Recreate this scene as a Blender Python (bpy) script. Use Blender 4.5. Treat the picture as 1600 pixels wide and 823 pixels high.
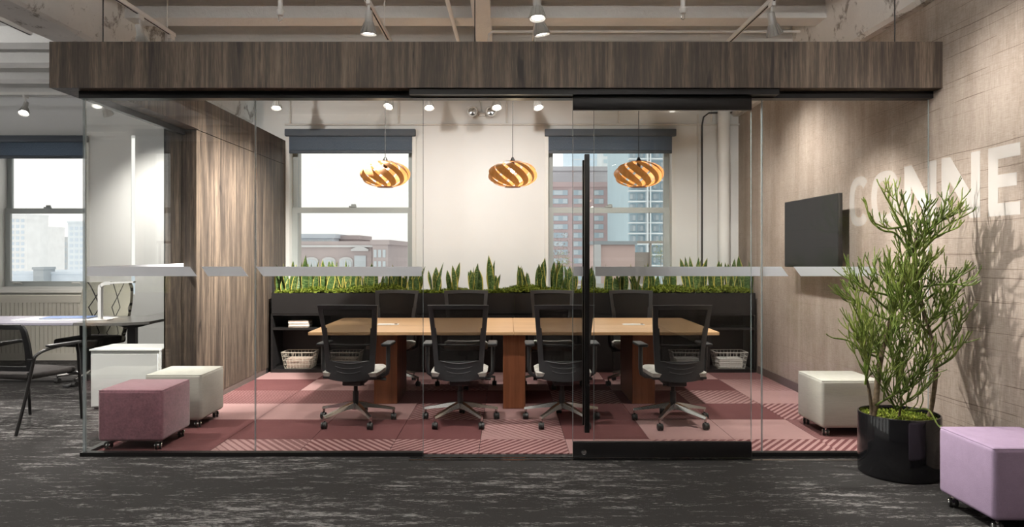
import bpy, bmesh, math, random
from mathutils import Vector, Matrix, Euler
R = math.radians
F = 1120.0                      # focal length in pixels of the 1600 px wide frame
VX, VY, EYE = 792.0, 394.0, 1.5  # vanishing point and eye height
sc = bpy.context.scene
C = sc.collection
for o in list(bpy.data.objects): bpy.data.objects.remove(o)

# ---------------------------------------------------------------- camera, world, exposure
cam_d = bpy.data.cameras.new('camera'); cam_d.sensor_width = 36; cam_d.lens = 36 * F / 1600
cam_d.shift_x = (800 - VX) / 1600; cam_d.shift_y = -(411.5 - VY) / 1600
cam_d.clip_start = 0.05; cam_d.clip_end = 1000
cam = bpy.data.objects.new('camera', cam_d); C.objects.link(cam)
cam.location = (0, 0, EYE); cam.rotation_euler = (R(90), 0, 0)
sc.camera = cam
w = bpy.data.worlds.new('overcast_sky'); sc.world = w; w.use_nodes = True
bg = w.node_tree.nodes['Background']; bg.inputs[0].default_value = (1.0, 0.985, 0.94, 1); bg.inputs[1].default_value = 1.22
vs = sc.view_settings; vs.view_transform = 'Standard'; vs.look = 'None'; vs.exposure = 0.0; vs.gamma = 1; vs.use_curve_mapping = False
LIN_UP = 120                      # added unseen uplights, watts
SPOT = 2.3                      # overall strength of the ceiling spots
try:
    sc.cycles.use_denoising = True; sc.cycles.sample_clamp_indirect = 4; sc.cycles.max_bounces = 8
    sc.cycles.transparent_max_bounces = 24; sc.cycles.caustics_reflective = False; sc.cycles.caustics_refractive = False
except Exception: pass

# ---------------------------------------------------------------- material helpers
class NT:
    def __init__(s, name):
        s.m = bpy.data.materials.new(name); s.m.use_nodes = True; s.t = s.m.node_tree
        s.t.nodes.clear(); s.out = s.n('ShaderNodeOutputMaterial')
    def n(s, typ, ins=None, **kw):
        nd = s.t.nodes.new(typ)
        for k, v in kw.items(): setattr(nd, k, v)
        for k, v in (ins or {}).items():
            if hasattr(v, 'links') or hasattr(v, 'is_linked'): s.t.links.new(v, nd.inputs[k])
            else: nd.inputs[k].default_value = v
        return nd
    def coord(s, kind='Object', scale=(1, 1, 1), rot=(0, 0, 0)):
        tc = s.n('ShaderNodeTexCoord')
        return s.n('ShaderNodeMapping', {0: tc.outputs[kind], 2: rot, 3: scale}).outputs[0]
    def noise(s, vec, scale=1, detail=4, rough=.55, dist=0):
        return s.n('ShaderNodeTexNoise', {'Vector': vec, 'Scale': scale, 'Detail': detail, 'Roughness': rough, 'Distortion': dist}).outputs[0]
    def ramp(s, fac, stops):
        nd = s.n('ShaderNodeValToRGB', {0: fac}); e = nd.color_ramp.elements
        while len(e) < len(stops): e.new(.5)
        for el, (p, c) in zip(e, stops):
            el.position = p; el.color = (c[0], c[1], c[2], 1) if not isinstance(c, (int, float)) else (c, c, c, 1)
        return nd.outputs[0]
    def math(s, op, a, b=0.0, c=None, clamp=False):
        ins = {0: a, 1: b}
        if c is not None: ins[2] = c
        return s.n('ShaderNodeMath', ins, operation=op, use_clamp=clamp).outputs[0]
    def mix(s, f, a, b, mode='MIX'):
        nd = s.n('ShaderNodeMix', data_type='RGBA', blend_type=mode)
        for i, v in ((0, f), (6, a), (7, b)):
            if hasattr(v, 'is_linked'): s.t.links.new(v, nd.inputs[i])
            else: nd.inputs[i].default_value = (*v, 1) if (isinstance(v, tuple) and len(v) == 3) else v
        return nd.outputs[2]
    def bsdf(s, col, rough=.6, metal=0, bump=None, bstr=.3, bdist=.01, spec=.5, **kw):
        ins = {'Base Color': (*col, 1) if isinstance(col, tuple) else col, 'Roughness': rough, 'Metallic': metal, 'Specular IOR Level': spec}
        ins.update(kw)
        b = s.n('ShaderNodeBsdfPrincipled', ins)
        if bump is not None:
            bn = s.n('ShaderNodeBump', {'Height': bump, 'Strength': bstr, 'Distance': bdist})
            s.t.links.new(bn.outputs[0], b.inputs['Normal'])
        return b.outputs[0]
    def end(s, sh): s.t.links.new(sh, s.out.inputs[0]); return s.m
M = {}
def plain(name, col, rough=.6, metal=0, spec=.5, nz=0.0, nscale=20, **kw):
    t = NT(name)
    c = col
    if nz:
        n_ = t.noise(t.coord(), nscale, 5)
        c = t.ramp(n_, [(.3, tuple(x * (1 - nz) for x in col)), (.7, tuple(min(1, x * (1 + nz)) for x in col))])
    M[name] = t.end(t.bsdf(c, rough, metal, spec=spec, **kw)); return M[name]
def emis(name, col, s):
    t = NT(name); M[name] = t.end(t.n('ShaderNodeEmission', {0: (*col, 1), 1: s}).outputs[0])

def wood(name, dark, mid, light, along='Z', fine=1.0, rough=.55):
    t = NT(name)
    sc1 = {'Z': (9, 9, .55), 'X': (.55, 9, 9)}[along]; sc2 = {'Z': (42, 42, 1.3), 'X': (1.3, 42, 42)}[along]; sc3 = {'Z': (170, 170, 9), 'X': (9, 170, 170)}[along]
    big = t.noise(t.coord(scale=sc1), 1.0, 4, .6, .6)
    med = t.noise(t.coord(scale=sc2), fine, 4, .65, .3)
    fin = t.noise(t.coord(scale=sc3), fine, 3, .6)
    knot = t.noise(t.coord(scale=tuple(min(x, 4) * 1.1 for x in sc1)), 2.2, 2, .5, 1.5)
    a = t.math('ADD', t.math('MULTIPLY', big, .5), t.math('MULTIPLY', med, .5))
    a = t.math('ADD', t.math('MULTIPLY', a, .78), t.math('MULTIPLY', fin, .22))
    a = t.math('SUBTRACT', a, t.math('MULTIPLY', t.ramp(knot, [(.68, 0.0), (.76, 1.0)]), .16))
    c = t.ramp(a, [(.36, dark), (.49, mid), (.62, light)])
    M[name] = t.end(t.bsdf(c, rough, bump=a, bstr=.25, bdist=.004, spec=.3))
wood('laminate_wood', (.021, .0155, .013), (.064, .048, .037), (.18, .134, .097))
wood('table_maple', (.50, .30, .15), (.60, .37, .19), (.68, .44, .24), 'X', .5, .35)
wood('table_leg_wood', (.13, .045, .02), (.19, .068, .03), (.25, .095, .045), 'Z', .5, .4)

def wallcover():
    t = NT('printed_wallcovering')
    vert = t.noise(t.coord(scale=(5, 5, .35)), 1, 4, .6, .4)
    weave = t.noise(t.coord(scale=(260, 260, 14)), 1, 2, .6)
    weave2 = t.noise(t.coord(scale=(16, 16, 230)), 1, 2, .6)
    cloud = t.noise(t.coord(scale=(1, 1, 1)), 1.4, 3, .6)
    a = t.math('ADD', t.math('ADD', t.math('MULTIPLY', vert, .30), t.math('MULTIPLY', weave, .25)), t.math('ADD', t.math('MULTIPLY', weave2, .2), t.math('MULTIPLY', cloud, .25)))
    base = t.ramp(a, [(.36, (.20, .155, .125)), (.5, (.345, .285, .24)), (.63, (.48, .41, .355))])
    sep = t.n('ShaderNodeSeparateXYZ', {0: t.coord()})
    y, z = sep.outputs[1], sep.outputs[2]
    wob = t.noise(t.coord(scale=(.3, .45, 1.6)), 1, 3, .5)
    masks = None
    for k, (per, wd, amp) in enumerate(((.105, .013, .9), (.170, .014, 1.2))):
        v = t.math('ADD', t.math('DIVIDE', z, per), t.math('MULTIPLY', wob, amp))
        v = t.math('ADD', v, t.math('MULTIPLY', y, .05 + .06 * k))
        fr = t.math('FRACT', v)
        ln = t.math('LESS_THAN', fr, wd * 2.2)
        gate = t.ramp(t.noise(t.coord(scale=(.5, .9 + k * .5, 7)), 1, 3, .6), [(.44, 0.0), (.56, 1.0)])
        ln = t.math('MULTIPLY', ln, gate)
        masks = ln if masks is None else t.math('MAXIMUM', masks, ln)
    side = t.n('ShaderNodeMapRange', {0: y, 1: 4.9, 2: 6.2, 3: 1.0, 4: .25}).outputs[0]
    masks = t.math('MULTIPLY', t.math('MULTIPLY', masks, side), .75)
    c = t.mix(masks, base, (.10, .065, .05))
    M['wallcover'] = t.end(t.bsdf(c, .8, bump=weave, bstr=.15, bdist=.003, spec=.2))
wallcover()

def carpet_out():
    t = NT('charcoal_streak_carpet')
    zone = t.noise(t.coord(scale=(.45, 1.0, 1)), 1, 3, .6, .5)
    co = t.noise(t.coord(scale=(3.4, 17, 1)), 1, 4, .65, .3)
    st = t.noise(t.coord(scale=(20, 130, 1)), 1, 4, .75, .1)
    pile = t.noise(t.coord(scale=(170, 300, 1)), 1, 2, .7)
    g = t.math('ADD', t.math('MULTIPLY', zone, .4), t.math('MULTIPLY', co, .6))
    lim = t.n('ShaderNodeMapRange', {0: g, 1: .38, 2: .64, 3: .72, 4: .43}).outputs[0]
    d_ = t.math('SUBTRACT', t.math('ADD', t.math('MULTIPLY', st, .78), t.math('MULTIPLY', pile, .22)), lim)
    fl = t.n('ShaderNodeMapRange', {0: d_, 1: -.02, 2: .05, 3: 0.0, 4: 1.0}).outputs[0]
    base = t.mix(pile, (.013, .0125, .012), (.046, .043, .042))
    c = t.mix(t.math('MULTIPLY', fl, .85), base, (.25, .24, .235))
    M['carpet_out'] = t.end(t.bsdf(c, .95, bump=pile, bstr=.5, bdist=.004, spec=.1))
carpet_out()
DK, LT = (.122, .050, .050), (.31, .19, .182)
def carpet(name, kind):
    t = NT(name); pile = t.noise(t.coord(scale=(1, 1, 1)), 190, 2, .7)
    big = t.noise(t.coord(), 3.0, 2)
    def vary(c): return t.mix(t.math('MULTIPLY', t.math('ADD', t.math('MULTIPLY', pile, .75), t.math('MULTIPLY', big, .25)), 1.0), tuple(x * .55 for x in c), tuple(x * 1.45 for x in c))
    if kind == 'dark': c = vary(DK)
    elif kind == 'light': c = vary(LT)
    else:
        sep = t.n('ShaderNodeSeparateXYZ', {0: t.coord()}); x, y = sep.outputs[0], sep.outputs[1]
        per = .034 if 'fine' in kind else .066
        s = t.math('DIVIDE', t.math('ADD' if 'back' in kind else 'SUBTRACT', x, t.math('MULTIPLY', y, .78)), per)
        tri = t.math('ABSOLUTE', t.math('SUBTRACT', t.math('FRACT', s), .5))
        lim = .25
        if 'fade' in kind: lim = t.math('ADD', .22, t.math('MULTIPLY', t.math('ADD', x, y), .36))
        m_ = t.math('GREATER_THAN', t.math('ADD', tri, t.math('MULTIPLY', t.math('SUBTRACT', pile, .5), .2)), lim)
        c = t.mix(m_, vary(tuple(v * 1.0 for v in DK)) if 'fine' not in kind else vary(DK), vary(LT if 'fine' not in kind else tuple(a * .6 + b * .4 for a, b in zip(DK, LT))))
        if 'fade' in kind: c = t.mix(t.math('SUBTRACT', 1.0, m_), c, vary(tuple(a * .75 + b * .25 for a, b in zip(DK, LT))), 'MIX')
    M[name] = t.end(t.bsdf(c, .97, bump=pile, bstr=.5, bdist=.004, spec=.08))
for k in ('dark', 'light', 'stripe', 'stripe_back', 'fade', 'fade_back', 'fine', 'fine_back'): carpet('carpet_' + k, k)

def concrete(name, base, stain, amt=.57):
    t = NT(name)
    n1 = t.noise(t.coord(), 1.3, 5, .6, .3); n2 = t.noise(t.coord(), 9, 6, .7, .5); n3 = t.noise(t.coord(scale=(3, 1, 1)), 2.3, 6, .75, 1.0)
    c = t.ramp(n1, [(.3, tuple(x * .86 for x in base)), (.7, base)])
    m_ = t.ramp(t.math('ADD', t.math('MULTIPLY', n3, .6), t.math('MULTIPLY', n2, .4)), [(amt, 0.0), (amt + .06, 1.0)])
    c = t.mix(t.math('MULTIPLY', m_, .75), c, stain)
    M[name] = t.end(t.bsdf(c, .9, bump=t.math('SUBTRACT', n2, m_), bstr=.5, bdist=.02, spec=.2))
concrete('concrete_girder', (.78, .765, .74), (.20, .17, .145), .535)
concrete('concrete_joist', (.76, .75, .73), (.30, .27, .24), .66)
concrete('concrete_slab', (.60, .59, .575), (.28, .26, .24), .64)
plain('wall_paint', (.80, .80, .79), .7, nz=.02, nscale=2)
plain('low_reflect_dark', (.10, .10, .10), .8)
plain('trim_white', (.80, .79, .76), .45)
plain('radiator_cream', (.78, .74, .64), .5)
plain('window_frame_grey', (.44, .47, .46), .45)
plain('sash_grey', (.36, .39, .38), .45)
plain('black_metal', (.010, .009, .009), .35, .0, .25)
plain('black_frame', (.010, .009, .009), .45)
plain('black_gloss', (.008, .008, .009), .08, spec=.6)
plain('cabinet_black', (.013, .012, .012), .42, nz=.1, nscale=6)
plain('chair_plastic', (.030, .031, .033), .42)
plain('chair_black', (.012, .012, .013), .5)
plain('polished_alu', (.62, .60, .58), .22, 1.0)
plain('chrome', (.75, .75, .75), .12, 1.0)
plain('rubber', (.022, .021, .02), .5)
plain('track_white', (.72, .70, .67), .5)
plain('lamp_grey', (.55, .54, .52), .4, .3)
plain('dark_cable', (.02, .02, .02), .6)
plain('baseboard_grey', (.115, .085, .075), .6)
plain('paper_white', (.80, .78, .74), .8)
plain('paper_kraft', (.50, .40, .33), .8, nz=.15, nscale=60)
plain('wire_cream', (.72, .66, .56), .35, .3)
plain('wire_white', (.85, .84, .80), .35, .1)
plain('folder_blue', (.12, .19, .38), .35)
plain('desk_grey', (.27, .26, .31), .3); plain('desk_dimmed', (.13, .125, .12), .3)  # second tone: same desk, its dimming behind the glass put into the colour
plain('cabinet_white', (.74, .75, .74), .35)
plain('leg_dark', (.03, .03, .032), .4, .2)
plain('soil_moss', (.07, .085, .02), .95, nz=.4, nscale=60)
plain('bark', (.14, .10, .06), .85, nz=.4, nscale=45)
plain('bark_green', (.15, .15, .06), .7, nz=.3, nscale=45)
plain('shade_bar', (.075, .09, .112), .6)
plain('stone', (.52, .52, .49), .9, nz=.1, nscale=3)
plain('white_lamp', (.85, .85, .85), .3)
plain('seam', (.012, .01, .01), .8)
emis('added_uplight_glow', (1, .96, .9), 6); emis('bulb_white', (1, .96, .88), 14); emis('bulb_warm', (1, .78, .48), 9)

def screen():
    t = NT('television_screen'); M['screen'] = t.end(t.bsdf((.010, .0105, .012), .4, spec=.15))
screen()
def fabric(name, col, scale=220, amt=.18, rows=False, sheen=0.0):
    t = NT(name)
    n1 = t.noise(t.coord(scale=(1, 1, 1.0)), scale, 2, .7)
    n2 = t.noise(t.coord(scale=(1, 1, 14) if rows else (1, 1, 1)), 14, 4, .6)
    a = t.math('ADD', t.math('MULTIPLY', n1, .55), t.math('MULTIPLY', n2, .45))
    c = t.ramp(a, [(.32, tuple(x * (1 - amt) for x in col)), (.68, tuple(x * (1 + amt) for x in col))])
    M[name] = t.end(t.bsdf(c, .9, bump=n1, bstr=.4, bdist=.003, spec=.15, **({'Sheen Weight': sheen} if sheen else {})))
fabric('fabric_mauve', (.235, .105, .13), 60, .28, sheen=.4)
fabric('fabric_grey', (.43, .425, .38), 240, .14, True)
fabric('fabric_lavender', (.40, .30, .43), 260, .10)
fabric('seat_speckle', (.55, .54, .50), 300, .35)
fabric('seat_dark', (.030, .027, .026), 200, .4)

def patterned():
    t = NT('hex_line_upholstery')
    sep = t.n('ShaderNodeSeparateXYZ', {0: t.coord()}); x, z = sep.outputs[0], sep.outputs[2]
    tri = t.math('MULTIPLY', t.math('ABSOLUTE', t.math('SUBTRACT', t.math('FRACT', t.math('ADD', t.math('DIVIDE', z, .60), .1)), .5)), .30)
    ms = None
    for op in ('ADD', 'SUBTRACT'):
        fr = t.math('FRACT', t.math('ADD', t.math('DIVIDE', t.math(op, x, tri), .27), .15 if op == 'ADD' else .6))
        l = t.math('LESS_THAN', fr, .055); ms = l if ms is None else t.math('MAXIMUM', ms, l)
    n1 = t.noise(t.coord(), 200, 2, .7)
    c = t.mix(ms, t.ramp(n1, [(.3, (.25, .24, .19)), (.7, (.50, .48, .40))]), (.045, .042, .042))
    M['hex_fabric'] = t.end(t.bsdf(c, .9, spec=.1))
patterned()

def glass(name, tint=(1, 1, 1), gl=1.0, ior=1.42):
    t = NT(name)
    lw = t.n('ShaderNodeLayerWeight', {'Blend': .5}).outputs['Facing']
    f = t.math('MULTIPLY', t.math('ADD', .035, t.math('MULTIPLY', t.math('POWER', lw, 5.0), .9)), gl)
    tr = t.n('ShaderNodeBsdfTransparent', {0: (*tint, 1)}); g = t.n('ShaderNodeBsdfGlossy', {0: (1, 1, 1, 1), 'Roughness': .0})
    M[name] = t.end(t.n('ShaderNodeMixShader', {0: f, 1: tr.outputs[0], 2: g.outputs[0]}).outputs[0])
glass('partition_glass', (.985, .99, .985), .75); glass('window_glass', (.99, .992, .99), .6)
plain('glass_edge', (.36, .42, .43), .15, **{'Alpha': .5})
def see_through(name, col, opac, transl=0.0, rough=.9):
    t = NT(name)
    d = t.n('ShaderNodeBsdfDiffuse', {0: (*col, 1)}).outputs[0]
    if transl: d = t.n('ShaderNodeMixShader', {0: transl, 1: d, 2: t.n('ShaderNodeBsdfTranslucent', {0: (*col, 1)}).outputs[0]}).outputs[0]
    tr = t.n('ShaderNodeBsdfTransparent').outputs[0]
    M[name] = t.end(t.n('ShaderNodeMixShader', {0: opac, 1: tr, 2: d}).outputs[0])
see_through('chair_mesh', (.035, .033, .031), .52)
see_through('frosted_film', (.94, .96, 1.0), .95, .25)  # bluish tint puts sky light into the film colour
see_through('vinyl_letter', (.88, .85, .81), .36)
def shade_fabric():
    t = NT('shade_fabric')
    n1 = t.noise(t.coord(scale=(300, 1, 60)), 1, 2, .7)
    col = t.ramp(n1, [(.3, (.13, .165, .21)), (.7, (.36, .42, .50))])
    d = t.n('ShaderNodeBsdfDiffuse', {0: col}).outputs[0]; tl = t.n('ShaderNodeBsdfTranslucent', {0: col}).outputs[0]
    M['shade_fabric'] = t.end(t.n('ShaderNodeMixShader', {0: .6, 1: d, 2: tl}).outputs[0])
shade_fabric()
def veneer():
    t = NT('bent_veneer')
    n1 = t.noise(t.coord(scale=(40, 40, 6)), 1, 4, .6)
    c = t.ramp(n1, [(.3, (.26, .115, .045)), (.7, (.44, .22, .10))])
    p = t.bsdf(c, .45, spec=.4); tl = t.n('ShaderNodeBsdfTranslucent', {0: (.95, .48, .12, 1)}).outputs[0]
    M['veneer'] = t.end(t.n('ShaderNodeMixShader', {0: .04, 1: p, 2: tl}).outputs[0])
veneer()
def leafmat():
    t = NT('snake_plant_leaf')
    uv = t.n('ShaderNodeTexCoord').outputs['UV']; sep = t.n('ShaderNodeSeparateXYZ', {0: uv}); u, v = sep.outputs[0], sep.outputs[1]
    oi = t.n('ShaderNodeObjectInfo').outputs['Random']
    e = t.math('ABSOLUTE', t.math('SUBTRACT', u, .5))
    vec = t.n('ShaderNodeCombineXYZ', {0: t.math('MULTIPLY', u, 2.0), 1: t.math('MULTIPLY', v, 26.0), 2: t.math('MULTIPLY', oi, 40)}).outputs[0]
    band = t.noise(vec, 1, 3, .6, .8)
    g = t.ramp(band, [(.35, (.018, .045, .012)), (.52, (.06, .12, .03)), (.68, (.22, .28, .11))])
    c = t.mix(t.math('GREATER_THAN', e, t.math('ADD', .38, t.math('MULTIPLY', oi, .09))), g, (.55, .47, .11))
    M['snake_leaf'] = t.end(t.bsdf(c, .45, spec=.4))
leafmat()
def pencilmat():
    t = NT('pencil_stem_green')
    n1 = t.noise(t.coord(), 5, 3, .6); n2 = t.noise(t.coord(), 60, 2)
    a = t.math('ADD', t.math('MULTIPLY', n1, .7), t.math('MULTIPLY', n2, .3))
    c = t.ramp(a, [(.32, (.05, .085, .015)), (.5, (.14, .20, .035)), (.7, (.33, .37, .09))])
    M['pencil_green'] = t.end(t.bsdf(c, .5, spec=.35))
pencilmat()
def mossmat():
    t = NT('moss_green'); n1 = t.noise(t.coord(), 30, 4, .7)
    M['moss'] = t.end(t.bsdf(t.ramp(n1, [(.3, (.05, .09, .012)), (.5, (.17, .22, .03)), (.72, (.36, .38, .07))]), .9, spec=.1))
mossmat()
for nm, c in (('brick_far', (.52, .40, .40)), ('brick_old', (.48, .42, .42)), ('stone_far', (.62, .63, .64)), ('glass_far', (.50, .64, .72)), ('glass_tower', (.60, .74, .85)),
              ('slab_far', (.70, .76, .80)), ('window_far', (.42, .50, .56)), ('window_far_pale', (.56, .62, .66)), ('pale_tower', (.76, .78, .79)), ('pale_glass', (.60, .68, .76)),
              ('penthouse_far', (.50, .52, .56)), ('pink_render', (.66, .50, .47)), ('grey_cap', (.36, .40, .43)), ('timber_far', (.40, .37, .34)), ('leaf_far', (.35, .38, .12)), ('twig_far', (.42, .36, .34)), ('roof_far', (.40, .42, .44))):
    plain(nm, c, .8, nz=.05, nscale=.6)  # distance haze is mixed into the far buildings' pale colours

# ---------------------------------------------------------------- mesh helpers
class MB:
    def __init__(s): s.v = []; s.f = []; s.uv = None
    def add(s, vs_, fs):
        b = len(s.v); s.v += [tuple(p) for p in vs_]; s.f += [tuple(i + b for i in f) for f in fs]; return s
    def box(s, x0, x1, y0, y1, z0, z1):
        return s.add([(x0, y0, z0), (x1, y0, z0), (x1, y1, z0), (x0, y1, z0), (x0, y0, z1), (x1, y0, z1), (x1, y1, z1), (x0, y1, z1)],
                     [(0, 3, 2, 1), (4, 5, 6, 7), (0, 1, 5, 4), (1, 2, 6, 5), (2, 3, 7, 6), (3, 0, 4, 7)])
    def rbox(s, x0, x1, y0, y1, z0, z1, r=.02, seg=3):
        bm = bmesh.new(); bmesh.ops.create_cube(bm, size=1)
        bmesh.ops.scale(bm, vec=(x1 - x0, y1 - y0, z1 - z0), verts=bm.verts)
        bmesh.ops.translate(bm, vec=((x0 + x1) / 2, (y0 + y1) / 2, (z0 + z1) / 2), verts=bm.verts)
        bmesh.ops.bevel(bm, geom=list(bm.edges) , offset=r, segments=seg, profile=.5, affect='EDGES')
        bm.verts.index_update(); s.add([v.co[:] for v in bm.verts], [[v.index for v in f.verts] for f in bm.faces]); bm.free(); return s
    def tube(s, pts, r=.01, n=8, caps=True):
        pts = [Vector(p) for p in pts]; rs = r if isinstance(r, (list, tuple)) else [r] * len(pts)
        vs_, fs = [], []; up = None
        for i, p in enumerate(pts):
            d = (pts[min(i + 1, len(pts) - 1)] - pts[max(i - 1, 0)]).normalized()
            if up is None: up = Vector((0, 0, 1)) if abs(d.z) < .9 else Vector((1, 0, 0))
            a = d.cross(up).normalized(); b = a.cross(d).normalized(); up = b
            for k in range(n):
                t = 2 * math.pi * k / n; vs_.append(p + (a * math.cos(t) + b * math.sin(t)) * rs[i])
        for i in range(len(pts) - 1):
            for k in range(n):
                k2 = (k + 1) % n; fs.append((i * n + k, i * n + k2, (i + 1) * n + k2, (i + 1) * n + k))
        if caps: fs.append(tuple(range(n))[::-1]); fs.append(tuple((len(pts) - 1) * n + k for k in range(n)))
        return s.add(vs_, fs)
    def lathe(s, prof, c=(0, 0, 0), n=24, axis='Z'):
        vs_, fs = [], []
        for (r, z) in prof:
            for k in range(n):
                t = 2 * math.pi * k / n; x, y = r * math.cos(t), r * math.sin(t)
                p = {'Z': (x, y, z), 'X': (z, x, y), 'Y': (y, z, x)}[axis]
                vs_.append((p[0] + c[0], p[1] + c[1], p[2] + c[2]))
        for i in range(len(prof) - 1):
            for k in range(n):
                k2 = (k + 1) % n; fs.append((i * n + k, i * n + k2, (i + 1) * n + k2, (i + 1) * n + k))
        fs.append(tuple(range(n))[::-1]); fs.append(tuple((len(prof) - 1) * n + k for k in range(n)))
        return s.add(vs_, fs)
    def prism(s, poly, fn, t):
        n = len(poly); vs_ = [fn(a, b, 0) for a, b in poly] + [fn(a, b, t) for a, b in poly]
        return s.add(vs_, [tuple(range(n))[::-1], tuple(range(n, 2 * n))] + [(i, (i + 1) % n, n + (i + 1) % n, n + i) for i in range(n)])
    def shell(s, P, us, ws, keep, th):
        nu, nw = len(us), len(ws); idx = {}
        def vi(i, j, side):
            k = (i, j, side)
            if k not in idx:
                p = Vector(P(us[i], ws[j])); p = p + Vector(th) * side; idx[k] = len(vs_); vs_.append(p)
            return idx[k]
        vs_, fs = [], []
        K = {(i, j) for i in range(nu - 1) for j in range(nw - 1) if keep((us[i] + us[i + 1]) / 2, (ws[j] + ws[j + 1]) / 2)}
        for (i, j) in K:
            fs.append((vi(i, j, 0), vi(i + 1, j, 0), vi(i + 1, j + 1, 0), vi(i, j + 1, 0)))
            fs.append((vi(i, j, 1), vi(i, j + 1, 1), vi(i + 1, j + 1, 1), vi(i + 1, j, 1)))
            for (di, dj, a, b) in ((0, -1, (i, j), (i + 1, j)), (1, 0, (i + 1, j), (i + 1, j + 1)), (0, 1, (i + 1, j + 1), (i, j + 1)), (-1, 0, (i, j + 1), (i, j))):
                if (i + di, j + dj) not in K: fs.append((vi(*b, 0), vi(*a, 0), vi(*a, 1), vi(*b, 1)))
        return s.add(vs_, fs)
    def mesh(s, name, smooth=None):
        me = bpy.data.meshes.new(name); me.from_pydata(s.v, [], s.f); me.validate()
        bm = bmesh.new(); bm.from_mesh(me); bmesh.ops.recalc_face_normals(bm, faces=bm.faces); bm.to_mesh(me); bm.free()
        if smooth:
            for p in me.polygons: p.use_smooth = True
            try: me.set_sharp_from_angle(angle=R(smooth))
            except Exception: pass
        return me
    def build(s, name, mat, parent=None, loc=None, smooth=40):
        me = s.mesh(name, smooth); me.materials.append(M[mat])
        return link(name, me, parent, loc)
def link(name, me, parent=None, loc=None, rot=None):
    o = bpy.data.objects.new(name, me); C.objects.link(o)
    if parent: o.parent = parent
    if loc: o.location = loc
    if rot: o.rotation_euler = rot
    return o
def tag(o, label=None, cat=None, group=None, kind=None):
    if label: o['label'] = label
    if cat: o['category'] = cat
    if group: o['group'] = group
    if kind: o['kind'] = kind
    return o
def empty(name, loc=(0, 0, 0), rz=0, label=None, cat=None, group=None, kind=None):
    o = bpy.data.objects.new(name, None); C.objects.link(o); o.location = loc; o.rotation_euler = (0, 0, rz); o.empty_display_size = .1
    return tag(o, label, cat, group, kind)
def copy_tree(o, parent=None):
    c = o.copy(); C.objects.link(c); c.parent = parent
    for ch in o.children: copy_tree(ch, c)
    return c
def W(px, py, d): return Vector(((px - VX) * d / F, d, EYE - (py - VY) * d / F))
def box1(name, mat, parent, *b): return MB().box(*b).build(name, mat, parent, smooth=None)

# ---------------------------------------------------------------- the setting
XL, XR, YG, YB, YBL = -2.98, 3.118, 5.28, 9.65, 10.18   # wood wall, right wall, glass front, window wall, window wall of the open office
floor = box1('floor', 'carpet_out', None, -9.5, 3.4, -4.2, 10.6, -.12, 0)
tag(floor, 'charcoal streaked carpet floor of the open office', 'floor', kind='structure')
# carpet tiles of the meeting room: rows by depth, columns by X
xs = [-2.97, -2.235, -1.56, -.885, -.21, .465, 1.14, 1.815, 2.49, 3.105]
ys = [5.325, 5.73, 6.405, 7.08, 7.755, 8.43, 9.0]
rows = [['dark', 'fade_back', 'stripe_back', 'stripe', 'stripe', 'light', 'fade', 'stripe', 'stripe'],
        ['dark', 'dark', 'dark', 'dark', 'fade_back', 'dark', 'light', 'light', 'fine_back'],
        ['light', 'light', 'light', 'stripe', 'light', 'dark', 'fine', 'dark', 'stripe'],
        ['fine_back', 'fine_back', 'fine_back', 'dark', 'dark', 'stripe', 'dark', 'fade', 'light'],
        ['dark', 'light', 'fade', 'stripe', 'light', 'dark', 'light', 'dark', 'fade_back'],
        ['light', 'dark', 'light', 'dark', 'light', 'light', 'dark', 'light', 'fine_back']]
for j, row in enumerate(rows):
    for i, k in enumerate(row):
        x0, x1, y0, y1 = xs[i] + .002, xs[i + 1] - .002, ys[j] + .002, ys[j + 1] - .002
        if i == 0: x0 = -3.09 if y1 < 6.9 else -2.965
        hx, hy = (x1 - x0) / 2, (y1 - y0) / 2
        MB().box(-hx, hx, -hy, hy, 0, .007).build('carpet_tile', 'carpet_' + k, floor, ((x0 + x1) / 2, (y0 + y1) / 2, 0), None)

ceil = box1('ceiling', 'concrete_slab', None, -9.5, 3.6, -4.2, 10.6, 4.0, 4.2)
tag(ceil, 'painted concrete ceiling slab with joists and girders', 'ceiling', kind='structure')
for k in range(-13, 5):
    y = 6.70 + .79 * k
    for (a, b) in ((-9.5, -3.97), (-3.6, 3.02)): box1('joist', 'concrete_joist', ceil, a, b, y, y + .24, 3.69, 4.0)
def girder(x0, x1, haunch):
    m = MB(); n = 60; prof = [(x0, 3.36), (x0 + .03, 3.335), (x1 - .03, 3.335), (x1, 3.36), (x1 + haunch, 4.0), (x0 - haunch, 4.0)]; random.seed(5)
    vs_, fs = [], []
    for i in range(n + 1):
        y = -4.2 + 14.8 * i / n
        for (x, z) in prof: vs_.append((x + random.uniform(-.008, .008), y, z + (random.uniform(-.01, .006) if z < 3.9 else 0)))
    k = len(prof)
    for i in range(n):
        for j in range(k): fs.append((i * k + j, i * k + (j + 1) % k, (i + 1) * k + (j + 1) % k, (i + 1) * k + j))
    fs += [tuple(range(k))[::-1], tuple(n * k + j for j in range(k))]
    return m.add(vs_, fs).build('girder', 'concrete_girder', ceil, smooth=30)
girder(-3.97, -3.60, .05); girder(3.02, 3.60, .05)
box1('cross_beam', 'concrete_joist', ceil, -.315, -.15, -4.2, 10.0, 3.665, 4.0)

wr = box1('wall_right', 'wallcover', None, XR, 3.4, -4.2, 10.0, 0, 3.36)
tag(wr, 'tall right wall in beige printed wood-look covering', 'wall', kind='structure')
bs = box1('baseboard_right', 'baseboard_grey', None, XR - .012, XR, 5.32, 8.88, .0, .095)
tag(bs, 'dark brown baseboard along the right wall inside the meeting room', 'baseboard', kind='structure')
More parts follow.
